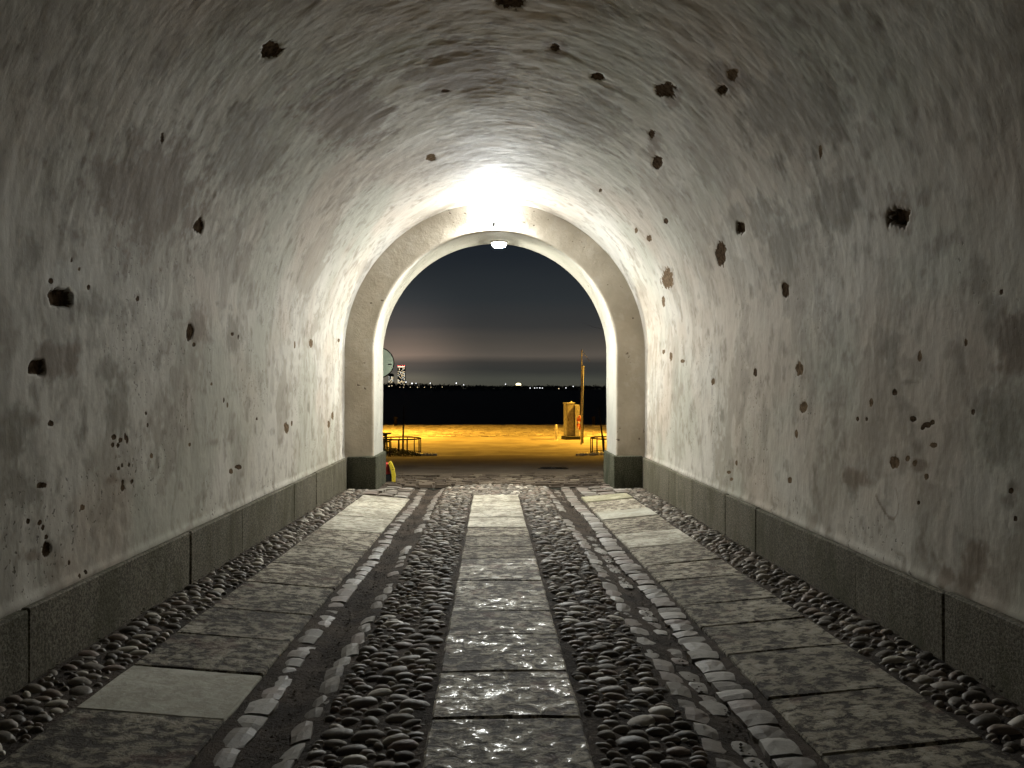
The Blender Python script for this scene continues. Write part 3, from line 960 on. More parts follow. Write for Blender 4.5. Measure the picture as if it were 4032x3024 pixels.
def pebble_field(x0, x1, y0, y1, w0, w1, d0, d1, out, keepout=None, ang=0.0):
    """pebbles dropped in by size, largest first, none lying on another"""
    cell = 0.12
    seen = {}
    area = (x1 - x0) * (y1 - y0)
    for lo, hi, n_try in ((0.85, 1.55, int(area * 75)), (0.55, 1.0, int(area * 420)), (0.34, 0.6, int(area * 600))):
        for _ in range(n_try):
            k = random.uniform(lo, hi)
            w, d = w1 * k, d1 * k * random.uniform(0.8, 1.15)
            xx, yy = random.uniform(x0 + w * .42, x1 - w * .42), random.uniform(y0, y1)
            rz = random.gauss(0, 0.28) + ang
            ci, cj = int(xx / cell), int(yy / cell)
            ok = True
            for i in (ci - 1, ci, ci + 1):
                for j in (cj - 1, cj, cj + 1):
                    for (px, py, pw, pd) in seen.get((i, j), ()):
                        if ((xx - px) / ((w + pw) * .47)) ** 2 + ((yy - py) / ((d + pd) * .50)) ** 2 < 1:
                            ok = False; break
                    if not ok: break
                if not ok: break
            if not ok:
                continue
            seen.setdefault((ci, cj), []).append((xx, yy, w, d))
            out.append((xx, yy, float(floor_z(xx, yy)) - 0.020 + random.uniform(-.003, .003), w, d, (0.009 + 0.20 * d) * random.uniform(0.75, 1.3),
                        rz, random.uniform(-.16, .16), random.randrange(8)))


P_IN, P_OUT = [], []
pebble_field(0.345, 0.825, 1.8, 11.55, 0.055, 0.105, 0.042, 0.058, P_IN)
pebble_field(-0.845, -0.35, 1.8, 11.55, 0.055, 0.105, 0.042, 0.058, P_IN)
pebble_field(1.995, 2.365, 2.0, 12.3, 0.055, 0.100, 0.042, 0.058, P_OUT, ang=0.35)
pebble_field(-2.365, -1.995, 2.0, 12.3, 0.055, 0.100, 0.042, 0.058, P_OUT, ang=-0.35)
pebble_field(-0.84, 0.82, 11.56, 13.02, 0.055, 0.100, 0.045, 0.060, P_IN)
ALLP = P_IN + P_OUT


def size_in_view(p):
    # apparent size from the tunnel's near end; only those the passage shows
    if p[1] < 2.9 or abs(p[0]) > 0.66 * p[1]:
        return 0.0
    return p[3] * p[4] / (p[1] ** 3)


ALLP.sort(key=size_in_view, reverse=True)
for p in ALLP[:300]:
    x, y, z, w, d, h, rz, ry, k = p
    link('pebble', PEB_ME[k], None, FLOOR, (x, y, z), (0, ry, rz), (w, d, h))
vv, ff, base = [], [], 0
for p in ALLP[300:]:
    x, y, z, w, d, h, rz, ry, k = p
    m = np.array((Matrix.Translation((x, y, z)) @ Euler((0, ry, rz)).to_matrix().to_4x4() @ Matrix.Diagonal((w, d, h, 1))))
    v, f = PEB[k]
    vv.append(v @ m[:3, :3].T + m[:3, 3]); ff.append(f + base); base += len(v)
tag(link('pebbles', np_mesh('pebbles', np.concatenate(vv), np.concatenate(ff), True), M['pebble'], FLOOR), kind='stuff')

# crumbs of grit and leaf mould in the channels and along the walls
def litter():
    vv, ff, base = [], [], 0
    for k in range(1700):
        s = random.choice((-1, 1))
        if random.random() < 0.72:
            x = s * random.gauss(1.045, 0.035)
        else:
            x = s * (2.36 - abs(random.gauss(0, 0.10)))
        y = random.uniform(2.2, 12.9)
        z = float(floor_z(x, y)) - 0.02 + (0.0 if abs(x) < 1.5 else 0.03)
        a = random.uniform(0, 6.28); r = random.uniform(0.004, 0.013)
        c, n_ = np.array((x, y, z)), 4
        ring = [c + np.array((r * math.cos(a + 1.57 * j) * random.uniform(.6, 1.3), r * math.sin(a + 1.57 * j) * random.uniform(.6, 1.3), random.uniform(0, .006))) for j in range(4)]
        vv += ring + [c + np.array((0, 0, r * random.uniform(.5, 1.0)))]
        for j in range(4):
            ff.append((base + j, base + (j + 1) % 4, base + 4))
        base += 5
    me = np_mesh('grit', np.array(vv), np.array(ff), False)
    tag(link('grit', me, M['soil'], FLOOR), kind='stuff')


litter()

# a pale broken twig and a dry leaf lying in the right-hand pebbles
bm = bmesh.new()
add_tube(bm, [(0, 0, 0.0), (0.05, -0.03, 0.008), (0.11, -0.10, 0.004), (0.16, -0.15, 0.01)], [0.004, 0.0045, 0.004, 0.0025], 6)
tag(link('twig', bm_mesh('twig', bm, True), M['white_paint'], None, (2.10, 8.05, float(floor_z(2.10, 8.05)) + 0.03)),
    'short pale broken twig on the pebbles beside the right wall', 'twig')

# ------------------------------------------------------------------ gate lamps
def build_lantern():
    c = (-0.03, 12.285, 4.40)
    root = empty('wall_lantern', c, 0, 'glowing iron lantern on a bracket at the crown of the arch', 'lantern')
    bm = bmesh.new()                                   # back plate and scrolled arm
    add_box(bm, (0, 0.105, -0.06), (0.06, 0.02, 0.20), bevel=0.006)
    add_tube(bm, [(0, 0.10, -0.12), (0, 0.08, -0.19), (0, 0.04, -0.215), (0, 0.0, -0.18)], 0.008, 8)
    pts = [(0.0 + 0.05 + 0.045 * math.cos(t), 0.09, 0.10 + 0.045 * math.sin(t)) for t in np.linspace(-2.4, 2.2, 14)]
    add_tube(bm, pts, 0.006, 6)
    link('bracket', bm_mesh('bracket', bm, True), M['iron'], root)
    bm = bmesh.new()                                   # tapered frame: two hoops and six ribs
    for z, r in ((-0.125, 0.052), (0.10, 0.083)):
        pts = [(r * math.cos(t), r * math.sin(t), z) for t in np.linspace(0, 2 * math.pi, 19)]
        add_tube(bm, pts, 0.005, 6, False)
    for k in range(6):
        a = math.pi * k / 3 + 0.52
        add_tube(bm, [(0.052 * math.cos(a), 0.052 * math.sin(a), -0.125), (0.080 * math.cos(a), 0.080 * math.sin(a), -0.04),
                      (0.083 * math.cos(a), 0.083 * math.sin(a), 0.10)], 0.0042, 6)
    link('frame', bm_mesh('frame', bm, True), M['iron'], root)
    bm = bmesh.new()
    add_lathe(bm, [(0.030, -0.140), (0.030, -0.130), (0.018, -0.122)], 16)
    add_lathe(bm, [(0.012, -0.20), (0.012, -0.155), (0.024, -0.138)], 12)
    link('base_cup', bm_mesh('base_cup', bm, True), M['iron'], root)
    bm = bmesh.new()
    add_tube(bm, [(0, 0, -0.20), (0, 0, -0.265)], [0.006, 0.004], 8)
    link('finial', bm_mesh('finial', bm, True), M['iron'], root)
    bm = bmesh.new()
    bmesh.ops.create_icosphere(bm, subdivisions=2, radius=0.034)
    for v in bm.verts:
        v.co.z = v.co.z * 1.5 + 0.03
    link('bulb', bm_mesh('bulb', bm, True), emit_mat('lantern_light', (0.96, 0.985, 1.0), BULB), root)
    bm = bmesh.new()                                   # reflector blocking the back of an added glowing disc
    add_lathe(bm, [(0.012, -0.034), (0.032, -0.026), (0.052, -0.003), (0.054, 0.004)], 18)
    link('added_cup', bm_mesh('added_cup', bm, True), M['iron'], root, (0, 0.012, -0.035), (R(145), 0, 0))
    bm = bmesh.new()
    add_lathe(bm, [(0.050, 0.0), (0.049, 0.004), (0.010, 0.006)], 18)
    link('added_disc', bm_mesh('added_disc', bm, True), emit_mat('added_disc_light', (0.96, 0.985, 1.0), DISC_GLOW), root, (0, 0.012, -0.035), (R(145), 0, 0))  # added glow, turned on walls and floor rather than the crown
    # clear glass panes of the lantern
    n = Nodes('clear_glass')
    tr = n.new('ShaderNodeBsdfTransparent'); tr.inputs[0].default_value = (0.95, 0.97, 0.96, 1)
    gl = n.new('ShaderNodeBsdfGlossy'); gl.inputs['Roughness'].default_value = 0.08
    mx = n.new('ShaderNodeMixShader'); mx.inputs[0].default_value = 0.04
    n.nt.links.new(tr.outputs[0], mx.inputs[1]); n.nt.links.new(gl.outputs[0], mx.inputs[2])
    n.nt.links.new(mx.outputs[0], n.nt.nodes['Material Output'].inputs['Surface'])
    for k in range(6):
        a0, a1 = math.pi * k / 3 + 0.52, math.pi * (k + 1) / 3 + 0.52
        bm = bmesh.new()
        q = []
        for r, z in ((0.050, -0.123), (0.078, -0.04), (0.081, 0.098)):
            q.append([bm.verts.new((r * math.cos(a), r * math.sin(a), z)) for a in (a0 + .05, a1 - .05)])
        for r0, r1 in zip(q, q[1:]):
            bm.faces.new([r0[0], r0[1], r1[1], r1[0]])
        link('pane', bm_mesh('pane', bm), n.m, root)


def build_dome_lamp():
    root = empty('ceiling_lamp', (0.065, 13.22, 4.132), 0, 'lit half-dome lamp fixed under the gate arch', 'lamp')
    bm = bmesh.new()
    add_lathe(bm, [(0.140, 0.03), (0.142, -0.018), (0.136, -0.022), (0.120, -0.016)], 24)
    link('mounting_ring', bm_mesh('mounting_ring', bm, True), M['white_paint'], root)
    bm = bmesh.new()                                   # frosted side of the bowl
    add_lathe(bm, [(0.128, -0.020), (0.130, -0.038), (0.120, -0.064), (0.098, -0.084)], 24)
    link('bowl', bm_mesh('bowl', bm, True), emit_mat('bowl_glow', (1.0, 0.97, 0.84), 14.0), root)
    bm = bmesh.new()                                   # bright shallow lens under it
    add_lathe(bm, [(0.097, -0.0845), (0.080, -0.090), (0.050, -0.095), (0.012, -0.097)], 24)
    link('lens', bm_mesh('lens', bm, True), emit_mat('dome_light', (1.0, 0.97, 0.84), DOME), root)


BULB, DISC_GLOW, DOME, SODIUM = 2100.0, 14300.0, 3100.0, 40000.0
build_lantern()
build_dome_lamp()

# ------------------------------------------------------------------ ground outside
def ground_z(y):
    return float(np.interp(y, [13.0, 13.6, 16.0, 30.0, 33.0, 60.0], [-0.02, -0.035, -0.14, -0.985, -1.0, -1.0]))


def sheet(name, y0, y1, nx, ny, mat, half=45.0, lift=0.0, rough=0.0, seed=3, x0=None):
    xs = np.linspace(-half, half, nx); ys = np.linspace(y0, y1, ny)
    X, Y = np.meshgrid(xs, ys, indexing='ij')
    Z = np.interp(Y, [13.0, 13.6, 16.0, 30.0, 33.0, 60.0], [-0.02, -0.035, -0.14, -0.985, -1.0, -1.0]) + lift + rough * fbm(X * 0.8, Y * 0.8, seed, 4)
    me = np_mesh(name, np.stack([X, Y, Z], -1).reshape(-1, 3), grid_quads(nx, ny, True))
    return tag(link(name, me, mat), kind='structure')


FORE = sheet('forecourt', 13.0, 17.0, 120, 30, M['soil'], 12.0, -0.03, 0.02)
tag(link('courtyard', np_mesh('courtyard', np.array([(-40, -60, 0.15), (40, -60, 0.15), (40, -1.5, 0.15), (-40, -1.5, 0.15)]), np.array([[0, 1, 2, 3]]), False), M['road']), kind='structure')
ROAD = sheet('road', 15.2, 30.2, 160, 60, M['road'], 60.0, 0.0, 0.03)
QUAY = sheet('quay', 30.0, 56.0, 160, 60, M['quay'], 60.0, 0.004, 0.03)


def joined_setts(name, x0, x1, y0, y1, w, l, mat, parent, zf, seed, jitter=0.012, h=0.02, arc=0.0, drop=0.0):
    rd = random.Random(seed)
    vv, ff, base = [], [], 0
    y = y0; row = 0
    while y < y1:
        d = l * rd.uniform(0.85, 1.15)
        x = x0 + (row % 2) * w * 0.5
        while x < x1:
            ww = w * rd.uniform(0.75, 1.25)
            if rd.random() > drop:
                cx, cy = x + ww / 2, y + d / 2 + arc * math.sin(x * 0.7)
                z = zf(cx, cy) + rd.uniform(-jitter, jitter)
                tx, ty = rd.uniform(-.05, .05), rd.uniform(-.05, .05)
                a, b = ww * 0.46, d * 0.44
                ring = []
                for sx, sy in ((-1, -1), (1, -1), (1, 1), (-1, 1)):
                    ring.append((cx + sx * a * rd.uniform(.9, 1.05), cy + sy * b * rd.uniform(.9, 1.05), z - 0.05))
                topr = [(cx + (p[0] - cx) * 0.82, cy + (p[1] - cy) * 0.82, z + h + tx * (p[0] - cx) + ty * (p[1] - cy)) for p in ring]
                vv += ring + topr
                for k in range(4):
                    ff.append((base + k, base + (k + 1) % 4, base + 4 + (k + 1) % 4, base + 4 + k))
                ff.append((base + 4, base + 5, base + 6, base + 7))
                base += 8
            x += ww
        y += d; row += 1
    me = np_mesh(name, np.array(vv), np.array(ff), False)
    return tag(link(name, me, mat, parent), kind='stuff')


joined_setts('forecourt_setts', -5.5, 5.5, 13.08, 15.7, 0.26, 0.17, M['fore'], FORE, lambda x, y: ground_z(y) - 0.012, 5, 0.012, 0.016, 0.05, 0.06)
joined_setts('quay_setts', -14.0, 14.0, 42.5, 55.6, 0.40, 0.28, M['quaysett'], QUAY, lambda x, y: ground_z(y) + 0.0, 6, 0.022, 0.035, 0.25, 0.05)

# granite edge of the quay, stone by stone
for k in range(28):
    bm = bmesh.new()
    add_box(bm, (0, 0, 0), (1.22, 0.45, 1.3), bevel=0.02)
    o = link('kerb_stone', bm_mesh('kerb_stone', bm), M['quaysett'], QUAY, (-16.8 + 1.25 * k, 56.1, -1.62 + random.uniform(-.02, .02)))

# iron manhole cover in the road
bm = bmesh.new()
add_lathe(bm, [(0.36, -0.02), (0.36, 0.012), (0.33, 0.018), (0.32, 0.010), (0.10, 0.012)], 32)
for k in range(12):
    a = k * math.pi / 6
    add_box(bm, (0.21 * math.cos(a), 0.21 * math.sin(a), 0.014), (0.16, 0.03, 0.012), a)
mo = link('manhole_cover', bm_mesh('manhole_cover', bm), M['iron'], None, (1.38, 18.0, ground_z(18.0) + 0.012), (-0.06, 0, 0))
tag(mo, 'round dark iron manhole cover in the brown road', 'manhole cover')


# ------------------------------------------------------------------ street lamps that light the quay
def street_lamp(x, y, rz, label):
    root = empty('street_lamp', (x, y, ground_z(y)), rz, label, 'street lamp', 'sodium lamps along the quay')
    bm = bmesh.new()
    add_tube(bm, [(0, 0, 0), (0, 0, 3.4), (0, 0, 6.95)], [0.085, 0.07, 0.05], 12)
    add_lathe(bm, [(0.16, 0), (0.16, 0.03), (0.11, 0.06), (0.10, 0.5)], 12)
    link('pole', bm_mesh('pole', bm, True), M['iron'], root)
    bm = bmesh.new()
    add_tube(bm, [(0, 0, 6.9), (0.3, 0, 7.14), (0.95, 0, 7.19)], 0.03, 8)
    link('arm', bm_mesh('arm', bm, True), M['iron'], root)
    bm = bmesh.new()                                   # deep full cut-off shade
    add_lathe(bm, [(0.02, 7.20), (0.10, 7.19), (0.165, 7.10), (0.175, 6.95), (0.170, 6.95), (0.160, 7.06), (0.02, 7.08)], 20, (1.0, 0, 0))
    link('lamp_head', bm_mesh('lamp_head', bm, True), M['iron'], root)
    bm = bmesh.new()
    add_lathe(bm, [(0.135, 7.045), (0.13, 7.015), (0.02, 7.005)], 20, (1.0, 0, 0))
    link('lens', bm_mesh('lens', bm, True), emit_mat('sodium_light', (1.0, 0.52, 0.055), SODIUM), root)


street_lamp(-7.2, 42.5, R(75), 'sodium street lamp left of the view on the quay')
street_lamp(8.6, 41.0, R(-80), 'sodium street lamp right of the view on the quay')

# ------------------------------------------------------------------ things on the quay
def cabinet():
    root = empty('electrical_cabinet', (4.00, 40.2, ground_z(40)), R(14), 'tall pale grey utility cabinet on a black base beside the pole', 'cabinet')
    w, d, h = 0.40, 0.52, 1.66

    def part(name, c, s, mat, bev=0.01, parent=None, **kw):
        bm = bmesh.new(); add_box(bm, c, s, bevel=bev, **kw)
        return link(name, bm_mesh(name, bm), mat, parent or root)

    part('base', (0.10, -0.06, 0.09), (w + 0.44, d + 0.22, 0.18), M['iron'], 0.015)
    part('body', (0, 0, 0.20 + h / 2), (w, d, h), M['cabinet'], 0.012)
    part('roof', (0, 0, 0.20 + h + 0.03), (w + 0.06, d + 0.06, 0.06), M['cabinet'], 0.008, taper=0.98)
    dr = part('door', (0, -d / 2 - 0.008, 0.24 + h / 2), (w - 0.05, 0.016, h - 0.12), M['cabinet'], 0.005)
    part('handle', (-w / 2 + 0.07, -d / 2 - 0.026, 1.05), (0.025, 0.02, 0.14), M['iron'], 0.004, dr)
    dr = part('door', (-w / 2 - 0.008, 0, 0.22 + h / 2), (0.016, d - 0.06, h - 0.08), M['cabinet'], 0.005)
    part('handle', (-w / 2 - 0.022, -0.14, 1.05), (0.016, 0.03, 0.10), M['iron'], 0.004, dr)
    part('side_unit', (w / 2 + 0.13, -0.16, 0.14 + 0.82), (0.25, 0.42, 1.70), M['cabinet'], 0.012)
    bm = bmesh.new()
    add_lathe(bm, [(0.06, 0.0), (0.06, 0.03), (0.04, 0.055), (0.015, 0.065)], 14, (0.12, 0, 0.20 + h + 0.055))
    link('vent_cowl', bm_mesh('vent_cowl', bm, True), M['steel'], root)


cabinet()

bm = bmesh.new()
add_lathe(bm, [(0.055, 0), (0.055, 0.74), (0.045, 0.785), (0.015, 0.80)], 14)
add_lathe(bm, [(0.10, 0.0), (0.10, 0.015), (0.056, 0.025)], 14)
tag(link('bollard', bm_mesh('bollard', bm, True), M['white_paint'], None, (3.28, 39.6, ground_z(39.6))),
    'slim pale round-topped bollard left of the cabinet', 'bollard')

# white pole with its cleat, and the thinner mast behind it
root = empty('white_pole', (4.23, 36.3, ground_z(36.3)), 0, 'leaning white pole in front of the lifebuoy', 'pole')
bm = bmesh.new()
add_tube(bm, [(-0.04, 0, -0.1), (0.0, 0, 1.8), (0.05, 0, 3.68)], [0.045, 0.042, 0.038], 12)
link('shaft', bm_mesh('shaft', bm, True), flat_mat('weathered_white_paint', (0.46, 0.45, 0.41), 0.6), root)
bm = bmesh.new()
add_lathe(bm, [(0.05, 3.66), (0.05, 3.70), (0.02, 3.72)], 12, (0.05, 0, 0))
link('cap', bm_mesh('cap', bm, True), M['steel'], root)
root = empty('flag_mast', (4.46, 38.4, ground_z(38.4)), 0, 'thin dark mast rising behind the white pole', 'mast')
bm = bmesh.new()
add_tube(bm, [(-0.02, 0, -0.1), (-0.01, 0, 2.5), (0.0, 0, 4.6)], [0.045, 0.036, 0.022], 10)
link('shaft', bm_mesh('shaft', bm, True), flat_mat('greyed_wood', (0.16, 0.135, 0.11), 0.8), root)
bm = bmesh.new()
add_tube(bm, [(0.0, 0, 4.56), (0.10, 0, 4.42), (0.22, 0, 4.24), (0.42, 0, 4.0)], 0.011, 5)
link('halyard', bm_mesh('halyard', bm, True), flat_mat('wet_rope', (0.09, 0.08, 0.07), 0.9), root)

# lifebuoy hanging on its post, seen almost edge-on
root = empty('lifebuoy', (4.19, 37.1, ground_z(37.1) + 1.0), R(-83), 'orange and white lifebuoy seen edge-on beside the pole', 'lifebuoy')


def torus(a0, a1, r1, r2, n=12):
    bm = bmesh.new()
    pts = [(r1 * math.cos(t), 0, r1 * math.sin(t)) for t in np.linspace(a0, a1, n)]
    add_tube(bm, pts, r2, 10)
    return bm_mesh('seg', bm, True)


orange = flat_mat('orange_plastic', (0.62, 0.10, 0.025), 0.4)
for k in range(4):
    me = torus(k * math.pi / 2 + 0.18, (k + 1) * math.pi / 2 - 0.18, 0.29, 0.065)
    me.name = 'ring_segment'
    link('ring_segment', me, orange, root)
    me = torus(k * math.pi / 2 - 0.20, k * math.pi / 2 + 0.20, 0.29, 0.069, 5)
    me.name = 'white_band'
    link('white_band', me, M['white_paint'], root)
root = empty('lifebuoy_post', (4.36, 37.15, ground_z(37.2)), 0, 'short post with a hook carrying the orange lifebuoy', 'post')
bm = bmesh.new()
add_box(bm, (0, 0, 0.65), (0.07, 0.07, 1.3), bevel=0.006)
link('shaft', bm_mesh('shaft', bm), M['darkwood'], root)
bm = bmesh.new()
add_tube(bm, [(0, 0, 1.22), (-0.12, 0, 1.22), (-0.17, 0, 1.26)], 0.014, 8)
link('hook', bm_mesh('hook', bm, True), M['steel'], root)

# mooring bollards on the quay edge
for x, lab in ((-6.9, 'dark mooring post on the quay edge behind the left tree guard'), (7.3, 'dark mooring post on the quay edge right of the white pole')):
    bm = bmesh.new()
    add_lathe(bm, [(0.11, 0), (0.10, 0.5), (0.15, 0.55), (0.15, 0.62), (0.08, 0.66)], 14)
    tag(link('mooring_post', bm_mesh('mooring_post', bm, True), M['darkwood'], None, (x, 55.2, -1.0)), lab, 'mooring post', 'mooring posts')


# round iron guards with saplings
def tree_guard(x, y, rad, h, label, rz):
    root = empty('tree_guard', (x, y, ground_z(y)), rz, label, 'tree guard', 'round iron tree guards')
    bm = bmesh.new()
    pts = [(rad * math.cos(t), rad * math.sin(t), h) for t in np.linspace(0, 2 * math.pi, 41)]
    add_tube(bm, pts, 0.028, 8, False)
    link('top_rail', bm_mesh('top_rail', bm, True), M['silhouette'], root)
    bm = bmesh.new()
    pts = [(rad * math.cos(t), rad * math.sin(t), 0.05) for t in np.linspace(0, 2 * math.pi, 41)]
    add_tube(bm, pts, 0.014, 6, False)
    link('bottom_rail', bm_mesh('bottom_rail', bm, True), M['silhouette'], root)
    bm = bmesh.new()
    add_tube(bm, [(0, 0, -0.05), (0, 0, h)], 0.021, 8)
    me = bm_mesh('bar', bm, True)
    for k in range(16):
        a = 2 * math.pi * k / 16
        link('bar', me, M['silhouette'], root, (rad * math.cos(a), rad * math.sin(a), 0))


def sapling(x, y, lean, label, seed):
    rd = random.Random(seed)
    root = empty('sapling', (x, y, ground_z(y)), 0, label, 'sapling')
    bm = bmesh.new()
    add_tube(bm, [(0, 0, -0.1), (lean * .4, 0, 0.6), (lean, 0.02, 1.45), (lean * 1.15, 0.03, 1.95)], [0.042, 0.038, 0.026, 0.008], 8)
    link('trunk', bm_mesh('trunk', bm, True), M['silhouette'], root)
    bm = bmesh.new()
    for k in range(7):
        z = rd.uniform(1.0, 1.8); a = rd.uniform(0, 6.28); l = rd.uniform(.15, .4)
        bx = lean * z / 1.5
        add_tube(bm, [(bx, 0, z), (bx + l * .5 * math.cos(a), l * .5 * math.sin(a), z + .12), (bx + l * .7 * math.cos(a), l * .7 * math.sin(a), z + .35)], [0.008, 0.005, 0.002], 5)
    link('crown', bm_mesh('crown', bm, True), M['silhouette'], root)


tree_guard(-3.80, 31.2, 0.88, 0.62, 'round black iron tree guard by the left side of the road', 0.1)
tree_guard(4.86, 31.2, 0.88, 0.62, 'round black iron tree guard by the right side of the road', 0.25)
sapling(-3.60, 30.9, 0.02, 'thin bare sapling inside the left tree guard', 1)
sapling(4.48, 30.9, -0.16, 'thin leaning bare sapling inside the right tree guard', 2)


def picnic_table(x, y, rz, label):
    root = empty('picnic_table', (x, y, ground_z(y)), rz, label, 'picnic table', 'picnic tables beside the road')
    me = None
    for j in range(4):
        bm = bmesh.new(); add_box(bm, (0, 0, 0), (1.9, 0.17, 0.045), bevel=0.006)
        link('top_plank', bm_mesh('top_plank', bm), M['darkwood'], root, (0, -0.27 + 0.18 * j, 0.74))
    for s in (-1, 1):
        for j in range(2):
            bm = bmesh.new(); add_box(bm, (0, 0, 0), (1.9, 0.14, 0.045), bevel=0.006)
            link('seat_plank', bm_mesh('seat_plank', bm), M['darkwood'], root, (0, s * (0.66 + 0.15 * j), 0.45))
        bm = bmesh.new()
        add_box(bm, (s * 0.68, 0, 0.685), (0.07, 0.72, 0.09))
        add_box(bm, (s * 0.68, 0, 0.385), (0.07, 1.60, 0.09))
        link('cross_beam', bm_mesh('cross_beam', bm), M['darkwood'], root)
        for t in (-1, 1):
            bm = bmesh.new()
            add_box(bm, (s * 0.74, t * 0.42, 0.36), (0.05, 0.10, 0.80), rot=(t * 0.42, 0, 0))
            link('leg', bm_mesh('leg', bm), M['darkwood'], root)


picnic_table(-5.25, 32.6, 0.05, 'dark wooden picnic table behind the left tree guard')
picnic_table(6.35, 33.0, 0.35, 'dark wooden picnic table behind the right tree guard')


# planting beds with low evergreen cover and a rim of pale stones
def bed(cx, cy, sx, sy, seed, label, rim):
    rd = random.Random(seed)
    vv, ff, base = [], [], 0
    for k in range(2600):
        a = rd.uniform(0, 6.28); q = math.sqrt(rd.random())
        x, y = cx + sx * q * math.cos(a), cy + sy * q * math.sin(a)
        z = ground_z(y) + (0.36 * (1 - q * q) + 0.03) * rd.uniform(0.3, 1.0)
        s = rd.uniform(0.02, 0.05)
        n_ = Vector((rd.uniform(-1, 1), rd.uniform(-1, 1), rd.uniform(0.2, 1))).normalized()
        t = n_.cross(Vector((rd.uniform(-1, 1), rd.uniform(-1, 1), .3))).normalized(); b = n_.cross(t)
        c = Vector((x, y, z))
        vv += [c - t * s, c + b * s * .6, c + t * s, c - b * s * .6]
        ff.append((base, base + 1, base + 2, base + 3)); base += 4
    tag(link('ground_cover', np_mesh('ground_cover', np.array([tuple(v) for v in vv]), np.array(ff), False),
             flat_mat('dark_leaves', (0.028, 0.036, 0.018), 0.7)), label, 'ground cover', kind='stuff')
    vv, ff, base = [], [], 0
    for k in range(len(rim) - 1):
        (xa, ya), (xb, yb) = rim[k], rim[k + 1]
        for j in range(30):
            f = rd.random()
            x, y = xa + (xb - xa) * f + rd.gauss(0, .05), ya + (yb - ya) * f + rd.gauss(0, .12)
            v, fc = PEB[rd.randrange(8)]
            s = rd.uniform(.07, .16)
            m = np.array(Euler((0, rd.uniform(-.3, .3), rd.uniform(0, 6))).to_matrix()) @ np.diag((s, s * .8, s * .5))
            vv.append(v @ m.T + np.array((x, y, ground_z(y) + .03))); ff.append(fc + base); base += len(v)
    tag(link('rim_stones', np_mesh('rim_stones', np.concatenate(vv), np.concatenate(ff), True),
             stone_mat('rim_stone', [(0, (.34, .32, .28)), (1, (.56, .54, .49))], 0.35, 0.5)),
        label.replace('low dark evergreen cover', 'pale stones edging the bed'), 'edging stones', kind='stuff')


bed(-4.7, 30.2, 1.9, 0.9, 3, 'low dark evergreen cover below the left tree guard', [(-3.35, 30.9), (-2.9, 30.5), (-2.2, 30.2)])
bed(6.2, 30.4, 1.5, 0.8, 4, 'low dark evergreen cover below the right tree guard', [(4.85, 30.8), (4.2, 30.4), (3.3, 30.1)])


# ------------------------------------------------------------------ just outside the gate
root = empty('round_sign', (-2.40, 16.0, ground_z(16)), R(8), 'back of a round pale green traffic sign behind the left jamb', 'sign')
bm = bmesh.new(); add_tube(bm, [(0, 0.04, -0.2), (0, 0.04, 2.66)], 0.03, 10)
link('post', bm_mesh('post', bm, True), M['steel'], root)
bm = bmesh.new()
add_lathe(bm, [(0.30, -0.004), (0.30, 0.004), (0.02, 0.004)], 48, (0, 0, 2.29), 'Y')
link('disc', bm_mesh('disc', bm), flat_mat('pale_green_aluminium', (0.36, 0.44, 0.36), 0.55, 0.2, 0.05, 3.0), root)
bm = bmesh.new()
add_tube(bm, [(0.312 * math.cos(t), 0, 2.29 + 0.312 * math.sin(t)) for t in np.linspace(0, 2 * math.pi, 49)], 0.012, 8, False)
link('rim', bm_mesh('rim', bm, True), M['iron'], root)
bm = bmesh.new(); add_box(bm, (0.23, -0.014, 2.26), (0.075, 0.012, 0.018), bevel=0.003)
link('maker_plate', bm_mesh('maker_plate', bm), M['iron'], root)

root = empty('barrier_foot', (-1.90, 13.78, ground_z(13.78)), R(6), 'red and yellow plastic wedge standing outside the left pier', 'barrier foot')
bm = bmesh.new(); add_box(bm, (-0.04, 0, 0.065), (0.19, 0.20, 0.13), bevel=0.012)
link('base', bm_mesh('base', bm), flat_mat('black_rubber', (0.015, 0.015, 0.015), 0.8), root)
bm = bmesh.new(); add_box(bm, (-0.05, 0, 0.235), (0.17, 0.17, 0.21), taper=0.62, bevel=0.02)
link('red_body', bm_mesh('red_body', bm), flat_mat('red_plastic', (0.48, 0.045, 0.035), 0.45), root)
bm = bmesh.new()
prof = [(0.125, 0.0), (0.128, 0.10), (0.105, 0.22), (0.070, 0.315), (0.040, 0.355), (0.012, 0.345)]
prof2 = [(0.060, 0.0), (0.062, 0.10), (0.042, 0.21), (0.020, 0.29), (0.004, 0.32), (-0.006, 0.325)]
fr = [[bm.verts.new((x, yy, z)) for x, z in prof] for yy in (-0.12, 0.12)]
bk = [[bm.verts.new((x, yy, z)) for x, z in prof2] for yy in (-0.12, 0.12)]
for k in range(5):
    bm.faces.new([fr[0][k], fr[1][k], fr[1][k + 1], fr[0][k + 1]])
    bm.faces.new([bk[0][k + 1], bk[1][k + 1], bk[1][k], bk[0][k]])
    bm.faces.new([fr[0][k], fr[0][k + 1], bk[0][k + 1], bk[0][k]])
    bm.faces.new([fr[1][k + 1], fr[1][k], bk[1][k], bk[1][k + 1]])
bm.faces.new([fr[0][0], bk[0][0], bk[1][0], fr[1][0]]); bm.faces.new([fr[0][5], fr[1][5], bk[1][5], bk[0][5]])
n = Nodes('speckled_yellow_plastic')
p = n.obj()
c = n.mix(n.step(n.noise(p, 45.0, 2.0), 0.62, 0.66), (0.72, 0.56, 0.045), (0.12, 0.09, 0.02))
link('yellow_panel', bm_mesh('yellow_panel', bm), n.done(c, 0.45), root)


